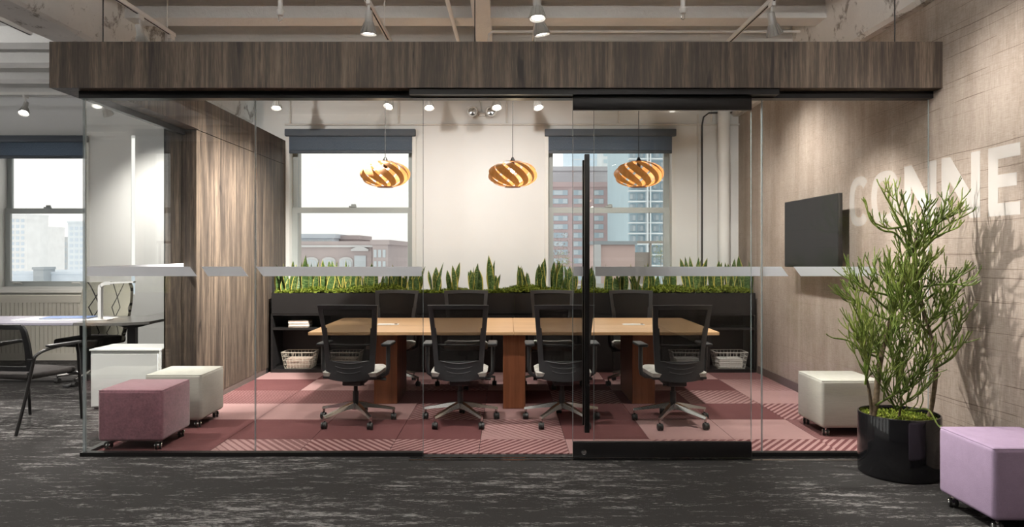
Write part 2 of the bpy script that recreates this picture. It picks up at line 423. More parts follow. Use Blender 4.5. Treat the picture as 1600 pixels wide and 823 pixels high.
# left wood wall of the meeting room
wl = box1('wall_left', 'seam', None, -3.28, -2.99, 6.89, YB, 0, 2.995)
tag(wl, 'left meeting room wall clad in grey-brown wood laminate', 'wall', kind='structure')
for (y0, y1) in ((6.895, 9.645),):
    box1('wall_panel', 'laminate_wood', wl, -2.992, XL, y0, y1, .06, 2.674); box1('wall_panel', 'laminate_wood', wl, -2.992, XL, y0, y1, 2.681, 3.0)
box1('wall_panel', 'laminate_wood', wl, -3.29, -3.128, 6.88, 6.895, .06, 2.674); box1('wall_panel', 'laminate_wood', wl, -3.122, XL, 6.88, 6.895, .06, 2.674)
box1('wall_panel', 'laminate_wood', wl, -3.29, XL, 6.88, 6.895, 2.681, 3.0); box1('wall_panel', 'laminate_wood', wl, -3.292, -3.278, 6.88, YB, .06, 3.0)
box1('skirting', 'baseboard_grey', wl, -2.992, -2.984, 6.9, 8.88, 0, .06)
# header (canopy) of laminate around the glass box
hd = MB().box(-3.275, XR, 5.13, 5.46, 2.677, 3.007).build('trim_1', 'laminate_wood', None, smooth=None)
tag(hd, 'dark wood laminate header beam above the glass front', 'header', kind='structure')
box1('side_header', 'laminate_wood', hd, -3.275, -2.95, 5.46, 6.88, 2.677, 3.007)
box1('ceiling_channel', 'black_metal', hd, -3.13, XR, 5.24, 5.33, 2.627, 2.677)
box1('ceiling_channel', 'black_metal', hd, -3.135, -3.085, 5.33, 6.88, 2.627, 2.677)
box1('sliding_track', 'black_metal', hd, (640 - VX) * 5.17 / F, (1216 - VX) * 5.17 / F, 5.15, 5.235, 2.635, 2.677)
for px in (161, 742, 1398):
    x = (px - VX) * 5.2 / F; MB().tube([(x, 5.2, 3.0), (x, 5.2, 4.0)], .0045, 6).build('suspension_rod', 'dark_cable', hd)
x = (261 - VX) * 6.6 / F; MB().tube([(x, 6.6, 3.0), (x, 6.6, 4.0)], .006, 6).build('suspension_rod', 'track_white', hd)
# window walls
def wall_with(name, y0, y1, x0, x1, z1, holes, mat, label, extra=None):
    m = MB(); xsn = sorted({x0, x1, *[h[0] for h in holes], *[h[1] for h in holes]})
    for a, b in zip(xsn, xsn[1:]):
        hh = [h for h in holes if h[0] <= a + 1e-6 and h[1] >= b - 1e-6]
        if hh: m.box(a, b, y0, y1, 0, hh[0][2]).box(a, b, y0, y1, hh[0][3], z1)
        else: m.box(a, b, y0, y1, 0, z1)
    o = m.build(name, mat, None, smooth=None); tag(o, label, 'wall', kind='structure'); return o
H1, H2, H0, HS = (-2.973, -1.2235, .95, 3.155), (.508, 2.266, .95, 3.155), (-7.25, -5.93, .96, 3.155), (-5.337, -5.28, .9, 3.16)
wb = wall_with('wall_back', YB, YB + .26, -3.276, XR, 4.0, [H1, H2], 'wall_paint', 'cream back wall with two sash windows behind the planter')
wall_with('wall_back_left', YBL, YBL + .26, -9.5, -3.277, 4.0, [H0, (-5.62, -5.28, .9, 3.16)], 'wall_paint', 'white back wall of the open office at the left')
FH = []
wf = wall_with('wall_front', -4.46, -4.2, -9.5, 3.4, 4.0, FH, 'low_reflect_dark', 'unseen office wall behind the viewer, darkened to weaken glass reflections')  # unseen wall, coloured dark so it reflects less in the glass
wm = MB(); LHs = [(-3.6 + 2.3 * k, -1.8 + 2.3 * k, .95, 3.4) for k in range(6)]  # openings added in this unseen wall to let in daylight fill
yy = sorted({-4.2, 10.5, *[h[0] for h in LHs], *[h[1] for h in LHs]})
for a, b in zip(yy, yy[1:]):
    if any(h[0] <= a + 1e-6 and h[1] >= b - 1e-6 for h in LHs): wm.box(-9.76, -9.5, a, b, 0, .95).box(-9.76, -9.5, a, b, 3.4, 4.0)
    else: wm.box(-9.76, -9.5, a, b, 0, 4.0)
wo_ = tag(wm.build('wall_office_left', 'wall_paint', None, smooth=None), 'unseen white wall at the far left with window openings added for daylight', 'wall', kind='structure')
for (a, b, z0, z1) in FH:
    MB().box(a, b, -4.36, -4.30, 2.1, 2.17).box(a, a + .06, -4.36, -4.30, z0, z1).box(b - .06, b, -4.36, -4.30, z0, z1).box(a, b, -4.36, -4.30, z0, z0 + .06).box(a, b, -4.36, -4.30, z1 - .06, z1).build('window_frame', 'window_frame_grey', wf, smooth=None)
for (a, b, z0, z1) in LHs:
    MB().box(-9.66, -9.60, a, b, 2.1, 2.17).box(-9.66, -9.60, a, a + .06, z0, z1).box(-9.66, -9.60, b - .06, b, z0, z1).box(-9.66, -9.60, a, b, z0, z0 + .06).box(-9.66, -9.60, a, b, z1 - .06, z1).build('window_frame', 'window_frame_grey', wo_, smooth=None)
for (x0, x1) in ((-2.90, -1.27), (.575, 2.20)):   # stone reveals outside
    for (a, b) in ((x0 - .4, x0), (x1, x1 + .4)): box1('stone_reveal', 'stone', wb, a, b, YB + .262, YB + .46, .8, 3.3)

def window(name, x0, x1, z0, z1, y, label, drop, mid):
    t = empty(name, ((x0 + x1) / 2, y, z0), label=label, cat='window', kind='structure'); hx, H = (x1 - x0) / 2, z1 - z0
    def fr(mb, a0, a1, b0, b1, th, y0, y1):
        mb.box(a0, a0 + th, y0, y1, b0, b1).box(a1 - th, a1, y0, y1, b0, b1).box(a0 + th, a1 - th, y0, y1, b0, b0 + th).box(a0 + th, a1 - th, y0, y1, b1 - th, b1); return mb
    fr(MB(), -hx, hx, 0, H, .05, -.02, .20).build('window_frame', 'trim_white', t, smooth=None)
    m_ = mid - z0
    lo = fr(MB(), -hx + .05, hx - .05, .05, m_ + .04, .075, .10, .14).build('lower_sash', 'window_frame_grey', t, smooth=None)
    up = fr(MB(), -hx + .05, hx - .05, m_ - .03, H - .05, .07, .145, .185).build('upper_sash', 'sash_grey', t, smooth=None)
    box1('pane', 'window_glass', lo, -hx + .125, hx - .125, .118, .122, .125, m_ - .035)
    box1('pane', 'window_glass', up, -hx + .12, hx - .12, .163, .167, m_ + .04, H - .12)
    MB().rbox(-.05, .05, .085, .125, m_ + .04, m_ + .06, .006, 2).rbox(-.02, .045, .09, .12, m_ + .055, m_ + .085, .008, 2).build('sash_lock', 'sash_grey', lo)
    for sx in (-1, 1):
        MB().tube([(sx * .42 - .06, .10, .09), (sx * .42 - .05, .07, .105), (sx * .42 + .05, .07, .105), (sx * .42 + .06, .10, .09)], .008, 6).build('sash_lift', 'trim_white', lo)
    box1('window_sill', 'trim_white', t, -hx - .04, hx + .04, -.07, -.02, -.03, .012)
    MB().rbox(-hx + .0, hx - .0, -.075, .0, H - .10, H - .005, .01, 2).build('shade_cassette', 'shade_bar', t)
    box1('shade_fabric', 'shade_fabric', t, -hx + .05, hx - .05, -.03, -.026, H - drop + .03, H - .09)
    MB().rbox(-hx + .05, hx - .05, -.038, -.018, H - drop, H - drop + .045, .008, 2).build('hem_bar', 'shade_bar', t)
    return t
window('window_1', H1[0], H1[1], H1[2], H1[3], YB, 'tall sash window at the left of the meeting room with half-raised grey shade', .33, 2.07)
window('window_2', H2[0], H2[1], H2[2], H2[3], YB, 'tall sash window at the right of the meeting room facing brick and glass towers', .33, 2.07)
window('window_3', H0[0], H0[1], H0[2], H0[3], YBL, 'sash window of the open office at the far left above the radiator cover', .33, 2.09)
box1('thin_wall', 'wall_paint', bpy.data.objects['wall_back_left'], -5.62, -5.337, YBL, YBL + .012, .9, 3.16)
t = empty('reflection_slit', (-5.3085, YBL, .9), label='narrow slit added in the white office wall, standing in for a bright reflected line', cat='window', kind='structure')  # made-up opening: sky seen through it imitates a bright reflected line
box1('pane', 'window_glass', t, -.0285, .0285, .1, .106, 0, 2.26)

# glass front
gf = empty('wall_glass_front', (0, YG, 0), label='frameless clear glass partition with a frosted band', cat='glass wall', kind='structure')
def glass_panel(x0, x1, z0=.03, z1=2.63, y=0.0, parent=gf, edges=(1, 1)):
    p = box1('glass_panel', 'partition_glass', parent, x0 + .004, x1 - .004, y, y + .012, z0, z1)
    for k, xx in enumerate((x0, x1)):
        if edges[k]: box1('glass_edge', 'glass_edge', p, xx - .002, xx + .002, y + .001, y + .011, z0, z1)
    return p
def gx(px, d=YG): return (px - VX) * d / F
def band(panel, tl, tr, bl, br, y=-.0025, d=YG):
    zt, zb = EYE - 22.5 * d / F, EYE - 37.3 * d / F
    MB().prism([(gx(bl, d), zb), (gx(br, d), zb), (gx(tr, d), zt), (gx(tl, d), zt)], lambda a, b, c: (a, y + c, b), .002).build('frosted_band', 'frosted_film', panel, smooth=None)
p1 = glass_panel(-3.107, gx(398), edges=(0, 1)); band(p1, 137, 297, 137, 308); band(p1, 315, 377, 325, 388)
p2 = glass_panel(gx(398) + .006, gx(661)); band(p2, 400, 659, 411, 659)
p3 = glass_panel(gx(928), gx(1190)); band(p3, 930, 1188, 930, 1188)
p4 = glass_panel(gx(1190) + .006, 3.107); band(p4, 1192, 1221, 1192, 1232); band(p4, 1240, 1368, 1251, 1372)
ps = MB().box(-3.116, -3.104, .016, 1.60, .03, 2.63).build('glass_panel', 'partition_glass', gf, smooth=None)
box1('frosted_band', 'frosted_film', ps, -3.1035, -3.102, .016, 1.6, 1.324, 1.394)
box1('glass_edge', 'glass_edge', p1, -3.122, -3.104, -.004, .014, .03, 2.63)
for (a, b) in ((-3.135, gx(661)), (gx(1174), 3.105)): box1('floor_channel', 'black_metal', gf, a, b, -.02, .035, 0, .03)
box1('floor_channel', 'black_metal', gf, -3.135, -3.09, .035, 1.6, 0, .03)
# sliding door
YD = 5.20
dr = empty('door_1', (0, YD, 0), label='sliding glass door with black rails and a tall black bar handle', cat='door', kind='structure')
dx0, dx1 = gx(895, YD), gx(1174, YD)
dp = glass_panel(dx0, dx1, .125, 2.53, 0, dr); band(dp, 896, 911, 896, 911, -.0025, YD)
MB().rbox(dx0, dx1, -.012, .024, .012, .127, .004, 2).build('bottom_rail', 'black_metal', dr)
MB().rbox(dx0, dx1, -.012, .024, 2.53, 2.632, .004, 2).build('top_rail', 'black_metal', dr)
hx0 = gx(916, YD)
for (y0, y1, dxx, zz) in ((-.06, -.03, 0.0, 0), (.042, .072, -.004, -.03)):
    MB().rbox(hx0 - .018 + dxx, hx0 + .018 + dxx, y0, y1, .205 - zz, 2.205 + zz, .004, 2).build('handle', 'black_metal', dr)
for z in (.45, 1.95): MB().tube([(hx0, -.04, z), (hx0, .05, z)], .009, 8).build('handle_standoff', 'black_metal', dr)
lk = MB().lathe([(.018, 0), (.018, -.006), (.012, -.008), (.0, -.008)], (gx(912, YD), -.012, .055), 16, 'Y').build('lock', 'chrome', dr)
MB().box(gx(640, 5.2), gx(1365, 5.2), -.05, -.025, 0, .006).box(gx(640, 5.2), gx(1365, 5.2), .01, .03, 0, .006).build('floor_track', 'chrome', dr, smooth=None)

# lettering on the right wall: C O N N E in pale vinyl
lt = empty('wall_lettering', (XR, 5.5, 1.73), label='large pale vinyl letters CONNE on the right wall', cat='lettering')
LH, LS = .44, .092
def on_wall(y_start): return lambda a, b, c: (-.0015 - c, y_start - 5.5 - a, b)
def ring(w, a0, a1, y_start, name='letter', n=36):
    m = MB(); fn = on_wall(y_start); rx, ry = w / 2, LH / 2; ex = 2.6
    def pt(t, rx_, ry_):
        c_, s_ = math.cos(t), math.sin(t)
        return (rx + rx_ * math.copysign(abs(c_) ** (2 / ex), c_), ry + ry_ * math.copysign(abs(s_) ** (2 / ex), s_))
    ts = [a0 + (a1 - a0) * i / n for i in range(n + 1)]
    vs_, fs = [], []
    for t_ in ts:
        o_ = pt(t_, rx, ry); i_ = pt(t_, rx - LS, ry - LS * .85)
        vs_ += [fn(*o_, 0), fn(*i_, 0)]
    fs = [(2 * i, 2 * i + 1, 2 * i + 3, 2 * i + 2) for i in range(n)]
    m.add(vs_, fs); return m.build(name, 'vinyl_letter', lt, smooth=None)
ring(.36, R(42), R(318), 6.52); ring(.44, 0, R(360), 6.13)
def N_(w, ystart):
    s, h = LS, LH
    return MB().prism([(0, 0), (s, 0), (s, .62 * h), (w - 1.1 * s, 0), (w, 0), (w, h), (w - s, h), (w - s, .38 * h), (1.1 * s, h), (0, h)], on_wall(ystart), .0004).build('letter', 'vinyl_letter', lt, smooth=None)
N_(.42, 5.62); N_(.42, 5.14)
s, h = LS, LH
MB().prism([(0, 0), (.29, 0), (.29, .08), (s, .08), (s, .18), (.26, .18), (.26, .26), (s, .26), (s, h - .08), (.29, h - .08), (.29, h), (0, h)], on_wall(4.64), .0004).build('letter', 'vinyl_letter', lt, smooth=None)

# pipes and conduits on the back wall
def pipe(name, pts, r, mat, label, cat='pipe', n=10): return tag(MB().tube(pts, r, n).build(name, mat), label, cat)
yw = YB - .03
pipe('conduit', [(XL, yw, 3.215), (XR, yw, 3.215)], .012, 'track_white', 'thin horizontal white conduit above the meeting room windows', 'conduit')
for px, lab in ((453, 'thin vertical conduit above the left meeting room window'), (622, 'thin vertical conduit above the right end of the left window'), (792, 'thin vertical conduit on the wall between the two windows'), (967, 'thin vertical conduit above the right meeting room window'), (1112, 'short vertical conduit beside the thick white riser pipe')):
    x = (px - VX) * yw / F; pipe('conduit', [(x, yw, 3.23), (x, yw, 4.0)], .012, 'track_white', lab, 'conduit')
x = (1131 - VX) * 9.5 / F; pipe('riser_pipe', [(x, 9.5, 0), (x, 9.5, 3.99)], .078, 'wall_paint', 'thick white vertical riser pipe in the back right corner', 'pipe', 24)
x = (1091 - VX) * yw / F; pipe('conduit', [(x, yw, 1.0), (x, yw, 3.35)], .011, 'track_white', 'thin white vertical conduit right of the right window', 'conduit')
x = (1097 - VX) * 9.6 / F
pipe('cable', [(x, 9.6, 1.0), (x, 9.6, 3.2), (x + .02, 9.6, 3.31), (x + .09, 9.6, 3.365), (x + .42, 9.6, 3.37)], .011, 'dark_cable', 'dark cable bending off to the right beside the riser pipe', 'cable')
for px, x2, lab in ((438, 15, 'hanging sprinkler head above the left end of the header'), (1067, 12, 'hanging sprinkler head above the right part of the header')):
    p = W(px, x2, 5.6); t = empty('sprinkler', p, label=lab, cat='sprinkler')
    MB().tube([(0, 0, .0), (0, 0, 4.0 - p.z)], .018, 10).build('drop_pipe', 'track_white', t)
    MB().lathe([(.024, .0), (.03, -.01), (.024, -.045), (.012, -.05)], n=12).build('escutcheon', 'track_white', t)
    MB().tube([(-.012, 0, -.05), (-.014, 0, -.085), (0, 0, -.095), (.014, 0, -.085), (.012, 0, -.05)], .004, 6).build('frame_arm', 'chrome', t)
pipe('conduit', [(-.52, 5.5, 3.668), (-.50, 7.4, 3.666), (-.50, 9.6, 3.666)], .02, 'track_white', 'white pipe running in depth under the joists above the header', 'pipe')
p = W(763, 51, 6.9); pipe('conduit', [p + Vector((0, 0, -.12)), p + Vector((.005, 0, -.02)), p + Vector((.04, 0, .01)), p + Vector((3.0, 0, .01))], .012, 'track_white', 'bent white conduit below the joists near the middle of the ceiling', 'conduit')
# twin-head emergency light on the back wall
p = W(753, 178, YB - .02); t = empty('emergency_light', p, label='twin-head emergency light high on the wall between the windows', cat='lamp')
MB().rbox(-.05, .05, -.02, .02, -.03, .03, .008, 2).tube([(-.1, -.04, .0), (.1, -.04, .0)], .012, 8).tube([(.0, 0, .03), (-.02, 0, .16), (-.06, 0, .22)], .009, 8).build('bracket', 'lamp_grey', t)
for sx in (-1, 1):
    hdm = MB().lathe([(.03, .03), (.06, .0), (.075, -.05), (.07, -.06)], (sx * .125, -.07, .01), 20, 'Y').build('lamp_head', 'lamp_grey', t)
    MB().lathe([(.06, -.058), (.03, -.066), (.0, -.068)], (sx * .125, -.07, .01), 20, 'Y').build('lens', 'chrome', hdm)
# radiator cover under the far left window
t = empty('radiator_cover', (-6.6, YBL - .14, 0), label='cream slatted radiator cover under the far left window', cat='radiator')
MB().box(-2.3, 1.0, -.09, .135, 0, .10).box(-2.3, 1.0, -.09, .135, .80, .90).box(-2.3, 1.0, -.05, .135, .10, .80).build('casing', 'radiator_cream', t, smooth=None)
m_ = MB().box(-.026, .026, -.085, -.05, .10, .80).mesh('slat'); m_.materials.append(M['radiator_cream'])
for k in range(56): link('slat', m_, t, (-2.26 + .0585 * k, 0, 0))

# ---------------------------------------------------------------- track lights
def track(name, p0, p1, label):
    t = empty(name, p0, label=label, cat='track light')
    d = Vector(p1) - Vector(p0)
    if abs(d.y) > abs(d.x): a = (-.018, .018, 0, d.y); s0 = (-.006, .006, .002, d.y - .002)
    else: a = (0, d.x, -.018, .018); s0 = (.002, d.x - .002, -.006, .006)
    MB().box(a[0], a[1], a[2], a[3], 0, .034).build('rail', 'track_white', t, smooth=None)
    MB().box(s0[0], s0[1], s0[2], s0[3], -.002, .001).build('slot', 'seam', t, smooth=None)
    n = max(2, int(d.length / 1.6))
    for k in range(n):
        q = d * ((k + .5) / n); MB().tube([q + Vector((0, 0, .034)), q + Vector((0, 0, 4.0 - p0[2]))], .005, 6).build('hanger', 'track_white', t)
    return t
TZ = 3.45
track('light_track', (-3.02, -1.0, TZ), (-3.02, 6.5, TZ), 'white ceiling track over the left end of the header')
track('light_track', (-1.09, -1.0, TZ), (-1.09, 7.2, TZ), 'white ceiling track left of the middle above the header')
track('light_track', (.25, -1.0, TZ), (.25, 7.2, TZ), 'white ceiling track near the middle above the header')
track('light_track', (2.07, -1.0, TZ), (2.07, 8.2, TZ), 'white ceiling track at the right above the header')
track('light_track', (-4.28, .0, TZ), (-4.28, 6.44, TZ), 'white ceiling track over the open office at the left')
track('light_track', (-2.85, 8.5, TZ), (2.9, 8.5, TZ), 'white crosswise ceiling track behind the header over the table')
track('light_track', (-7.6, 8.9, TZ), (-3.7, 8.9, TZ), 'white crosswise ceiling track by the far left window')
def head(loc, aim, power, label, ang=62, blend=.7, col=(1, .95, .89), on=True, size=1.0):
    loc = Vector(loc); t = empty('spot_head', loc, label=label, cat='spotlight')
    d = (Vector(aim) - (loc + Vector((0, 0, -.13)))).normalized(); q = d.to_track_quat('-Z', 'Y')
    MB().box(-.014, .014, -.04, .04, -.035, .0).tube([(0, 0, -.03), (0, 0, -.10)], .010, 8).build('stem', 'track_white', t)
    prof = [(.018, .055), (.028, .05), (.03, -.02), (.040, -.06), (.062, -.125), (.064, -.13), (.058, -.13), (.05, -.118)]
    b = MB().lathe(prof, n=24).build('lamp_body', 'lamp_grey', t, (0, 0, -.13)); b.rotation_mode = 'QUATERNION'; b.rotation_quaternion = q
    MB().lathe([(.049, -.117), (.03, -.122), (.0, -.123)], n=20).build('bulb', 'bulb_white' if on else 'lamp_grey', b)
    ring_ = MB()
    for k in range(12):
        a = 2 * math.pi * k / 12; ring_.tube([(.036 * math.cos(a), .036 * math.sin(a), -.04), (.064 * math.cos(a), .064 * math.sin(a), -.122)], .0035, 4)
    ring_.build('cooling_rib', 'lamp_grey', b)
    if on:
        L = bpy.data.lights.new('spot', 'SPOT'); L.energy = power * SPOT; L.spot_size = R(ang); L.spot_blend = blend; L.color = col; L.shadow_soft_size = .04 * size
        lo = bpy.data.objects.new('spot', L); C.objects.link(lo); lo.parent = t; lo.location = Vector((0, 0, -.13)) + d * .15
        lo.rotation_mode = 'QUATERNION'; lo.rotation_quaternion = q
    return t
# over the glass front (in view above the header)
head((-1.07, 5.56, TZ), (-1.15, 5.75, 0), 90, 'lit spotlight on the track left of the middle above the header', 80)
head((.22, 5.22, TZ), (.3, 4.7, 0), 50, 'upper lit spotlight on the middle track above the header', 80)
head((.25, 5.58, TZ), (.9, 5.85, 0), 60, 'right-tilted lit spotlight on the middle track just above the header', 70)
head((.25, 6.35, TZ), (2.72, 4.80, .95), 360, 'spotlight hidden behind the header aimed at the pencil cactus', 48)
head((2.07, 5.6, TZ), (2.9, 6.2, 0.3), 120, 'spotlight turned to the right wall on the track above the header', 75)
head((2.07, 7.3, TZ), (3.1, 7.45, 1.2), 75, 'spotlight behind the header washing the wall above the television', 120, 1.0)
# over the table and the plants
for px, aim, lab in ((432, (-2.5, 7.5, .3), 'lit spotlight behind the header nearest the wood wall'), (612, (-2.1, 7.0, .7), 'lit spotlight behind the header above the left pendant'), (670, (-.7, 7.5, .7), 'lit spotlight behind the header left of the emergency light'),
                     (775, (.1, 7.4, .7), 'lit spotlight behind the header right of the emergency light'), (838, (.9, 7.5, .7), 'lit spotlight behind the header right of the middle pendant'), (1060, (2.4, 7.8, .3), 'spotlight hidden behind the header above the right window')):
    head(((px - VX) * 8.5 / F, 8.5, TZ), aim, 60, lab, 75, 1.0)
for x, aim, lab in ((-3.02, (-2.4, 9.6, 1.9), 'spotlight hidden behind the header aimed at the left window'), (-1.09, (-.9, 9.6, 1.9), 'spotlight hidden behind the header aimed at the wall left of the middle pendant'), (.25, (.3, 9.6, 1.9), 'spotlight hidden behind the header aimed at the wall right of the middle pendant'), (2.07, (2.3, 9.6, 1.7), 'spotlight hidden behind the header aimed at the riser pipe')):
    head((x, 6.45 if x < -3 else 6.95, TZ), aim, 82, lab, 80, 1.0)
# in front of the glass, above the viewer
head((-1.09, 7.05, TZ), (-2.98, 8.2, 1.1), 640, 'added spotlight hidden behind the header aimed at the far end of the wood wall', 72, 1.0)  # pair of spots added to brighten the wood wall
head((-1.09, 6.62, TZ), (-2.98, 7.3, 1.6), 480, 'added spotlight hidden behind the header aimed at the near end of the wood wall', 64, 1.0)
head((2.07, 4.3, TZ), (3.1, 4.35, 1.3), 58, 'spotlight in front of the header washing the lettering wall', 120, 1.0)
head((.25, 4.75, TZ), (2.75, 4.1, .3), 75, 'spotlight in front of the header aimed at the lavender ottoman', 40)
head((2.07, 1.2, TZ), (3.0, 5.13, 2.8), 130, 'spotlight behind the viewer aimed at the right header end', 38, 1.0)
for k, (x, y) in enumerate(((-1.09, 3.6), (-3.02, 3.4), (.25, 2.2), (-1.09, .6))):
    head((x, y, TZ), (x + .1, y + .9, 0), 34, ('added spotlight over the carpet in front of the glass, left of the middle', 'added spotlight over the carpet in front of the left glass corner', 'added spotlight over the carpet in front of the open doorway', 'added spotlight over the carpet behind the viewer')[k], 85)  # unseen spots added as fill on the near side of the glass
head((-3.02, 5.9, TZ), (-2.7, 6.6, .2), 70, 'spotlight on the left track above the ottomans', 70)
# unseen uplights added to brighten the ceiling and the open office
def linear(x, y, label, L_=2.4, up=LIN_UP):
    t = empty('added_uplight', (x, y, 3.2), label=label, cat='lamp')
    MB().rbox(-L_ / 2, L_ / 2, -.045, .045, -.03, .03, .006, 2).build('housing', 'track_white', t)
    MB().box(-L_ / 2 + .02, L_ / 2 - .02, -.035, .035, .029, .033).build('diffuser', 'added_uplight_glow', t, smooth=None)
    for sx in (-1, 1): MB().tube([(sx * L_ * .4, 0, .03), (sx * L_ * .4, 0, .49)], .003, 5).build('wire', 'dark_cable', t)
    for z, rx, pw in ((.036, math.pi, up),):
        A = bpy.data.lights.new('uplight', 'AREA'); A.shape = 'RECTANGLE'; A.size = L_ - .04; A.size_y = .07; A.energy = pw; A.color = (1, .985, .96)
        ao = bpy.data.objects.new('uplight', A); C.objects.link(ao); ao.parent = t; ao.location = (0, 0, z); ao.rotation_euler = (rx, 0, 0)
linear(-1.7, 3.9, 'linear luminaire added overhead in front of the left glass', up=70); linear(1.05, 3.9, 'linear luminaire added overhead in front of the doorway', up=70); linear(-1.7, 1.5, 'linear luminaire added overhead left of the viewer'); linear(1.05, 1.5, 'linear luminaire added overhead right of the viewer')
linear(-6.6, .2, 'linear luminaire added over the open office near the viewer'); linear(-6.6, 3.4, 'linear luminaire added over the middle of the open office'); linear(-6.6, 5.6, 'linear luminaire added over the open office near the desk')
# open office
head(((40 - VX) * 8.9 / F, 8.9, TZ), (-5.4, 7.0, .2), 240, 'lit spotlight over the desk by the far left window', 95)
head((-5.0, 8.9, TZ), (-4.6, 10.2, 1.3), 110, 'added spotlight washing the white wall beside the far left window', 100, 1.0)  # added to brighten the white wall of the open office
head((-4.28, 5.6, TZ), (-4.3, 6.6, .0), 220, 'added spotlight above the black guest chair', 95)  # out-of-view spots added to lift the open office
head((-4.28, 2.6, TZ), (-4.4, 3.8, .0), 60, 'added spotlight over the open office carpet', 95)

# ---------------------------------------------------------------- cabinets, planter, plants at the back
YC, YCB = 8.9, 9.32            # cabinet front and back
CX = [-2.93, -1.66, .095, 1.93, 3.09]
zc = .737
def open_unit(x0, x1, label, name='bookcase'):
    t = empty(name, (x0, YC, 0), label=label, cat='bookcase'); w_, D = x1 - x0, YCB - YC
    MB().box(0, w_, D - .012, D, 0, zc).build('back_panel', 'cabinet_black', t, smooth=None)
    MB().box(0, w_, 0, D - .012, 0, .045).build('plinth', 'cabinet_black', t, smooth=None)
    MB().box(0, w_, 0, D - .012, zc - .022, zc).build('top_board', 'cabinet_black', t, smooth=None)
    for xx in (0, w_ / 2 - .011, w_ - .022): MB().box(xx, xx + .022, 0, D - .012, .045, zc - .022).build('divider', 'cabinet_black', t, smooth=None)
    for xx in (.022, w_ / 2 + .011): MB().box(xx, xx + w_ / 2 - .033, .005, D - .012, .535, .56).build('shelf', 'cabinet_black', t, smooth=None)
    return t
open_unit(CX[0], CX[1], 'black open bookcase at the left end below the planter')
open_unit(CX[3], CX[4], 'black open bookcase at the right end below the planter')
for k, lab in ((1, 'black closed cabinet left of the middle seam behind the table'), (2, 'black closed cabinet right of the middle seam behind the table')):
    x0, x1 = CX[k], CX[k + 1]; t = empty('cabinet', (x0, YC, 0), label=lab, cat='cabinet'); w_, D = x1 - x0, YCB - YC
    MB().box(.002, w_ - .002, .02, D, 0, zc).build('carcass', 'cabinet_black', t, smooth=None)
    for i in range(3): MB().rbox(.004 + i * w_ / 3, (i + 1) * w_ / 3 - .004, 0, .02, .045, zc - .006, .002, 1).build('door', 'cabinet_black', t)
t = empty('planter_trough', (0, YC, zc), label='long black planter trough on top of the cabinets', cat='planter')
PX0, PX1, PH = -2.92, 3.085, .255
for (a, b) in ((PX0, .093), (.097, PX1)): MB().box(a, b, -.006, .014, 0.001, PH).build('front_panel', 'cabinet_black', t, smooth=None)
MB().box(PX0, PX1, .40, .42, .001, PH).box(PX0, PX0 + .02, .014, .40, .001, PH).box(PX1 - .02, PX1, .014, .40, .001, PH).build('side_panel', 'cabinet_black', t, smooth=None)
MB().box(PX0 + .02, PX1 - .02, .014, .40, .001, PH - .06).build('soil', 'soil_moss', t, smooth=None)
random.seed(11)
def hump(x): return .026 + .045 * max(0, math.sin(x * 3.1 + .6)) + .03 * max(0, math.sin(x * 7.3)) + (.02 if x < -1.3 or x > 1.6 else 0)
m_ = MB(); nx, ny = 240, 14
vs_ = [(PX0 + .03 + (PX1 - PX0 - .06) * i / nx, YC + .005 + .385 * j / ny, zc + PH - .018 + hump(PX0 + 6 * i / nx) * math.sin(math.pi * min(1, (j + 1.2) / (ny + 1))) + random.uniform(0, .022)) for i in range(nx + 1) for j in range(ny + 1)]
m_.add(vs_, [(i * (ny + 1) + j, (i + 1) * (ny + 1) + j, (i + 1) * (ny + 1) + j + 1, i * (ny + 1) + j + 1) for i in range(nx) for j in range(ny)])
for k in range(20000):
    x = random.uniform(PX0 + .03, PX1 - .03); f = random.random() ** 1.6; y = YC + .004 + .38 * f
    z = zc + PH - .012 + hump(x) * math.sin(math.pi * min(1, f + .1)) + random.uniform(0, .02); s = random.uniform(.008, .017); a = random.uniform(0, 6.28); e = random.uniform(.2, 1)
    d1 = Vector((math.cos(a) * s, math.sin(a) * s, s * e)); d2 = Vector((-math.sin(a) * s * .5, math.cos(a) * s * .5, 0)); p = Vector((x, y, z))
    m_.add([p - d2, p + d2, p + d1 * 1.5], [(0, 1, 2)])
mo = m_.build('moss', 'moss', None, smooth=None); tag(mo, 'green moss filling the long planter trough', 'moss', kind='stuff')
# snake plants
def leaf_mesh(L, wd, curl, twist, seed):
    random.seed(seed); m = MB(); n = 9; uvs = []
    for i in range(n):
        f = i / (n - 1); ww = wd * (.42 + 1.05 * f - .95 * f * f) if f < .58 else wd * .709 * max(0.02, 1 - ((f - .58) / .42) ** 1.6)
        a = twist * f; c_, s_ = math.cos(a), math.sin(a); y0 = curl * f * f
        for u, dy in ((-1, .30), (-.5, .06), (0, 0), (.5, .06), (1, .30)):
            x, y = ww * u, -dy * ww; m.v.append((c_ * x - s_ * y, s_ * x + c_ * y + y0, L * f))
            uvs.append(((u + 1) / 2, f * L / .45))
    for i in range(n - 1):
        for j in range(4): m.f.append((i * 5 + j, i * 5 + j + 1, (i + 1) * 5 + j + 1, (i + 1) * 5 + j))
    me = bpy.data.meshes.new('leaf'); me.from_pydata(m.v, [], m.f); uvl = me.uv_layers.new(name='UVMap')
    for lp in me.loops: uvl.data[lp.index].uv = uvs[lp.vertex_index]
    for p in me.polygons: p.use_smooth = True
    me.materials.append(M['snake_leaf']); return me
leaves = [leaf_mesh(random.uniform(.36, .46), random.uniform(.052, .068), random.uniform(-.04, .05), random.uniform(-.9, .9), k) for k in range(9)]
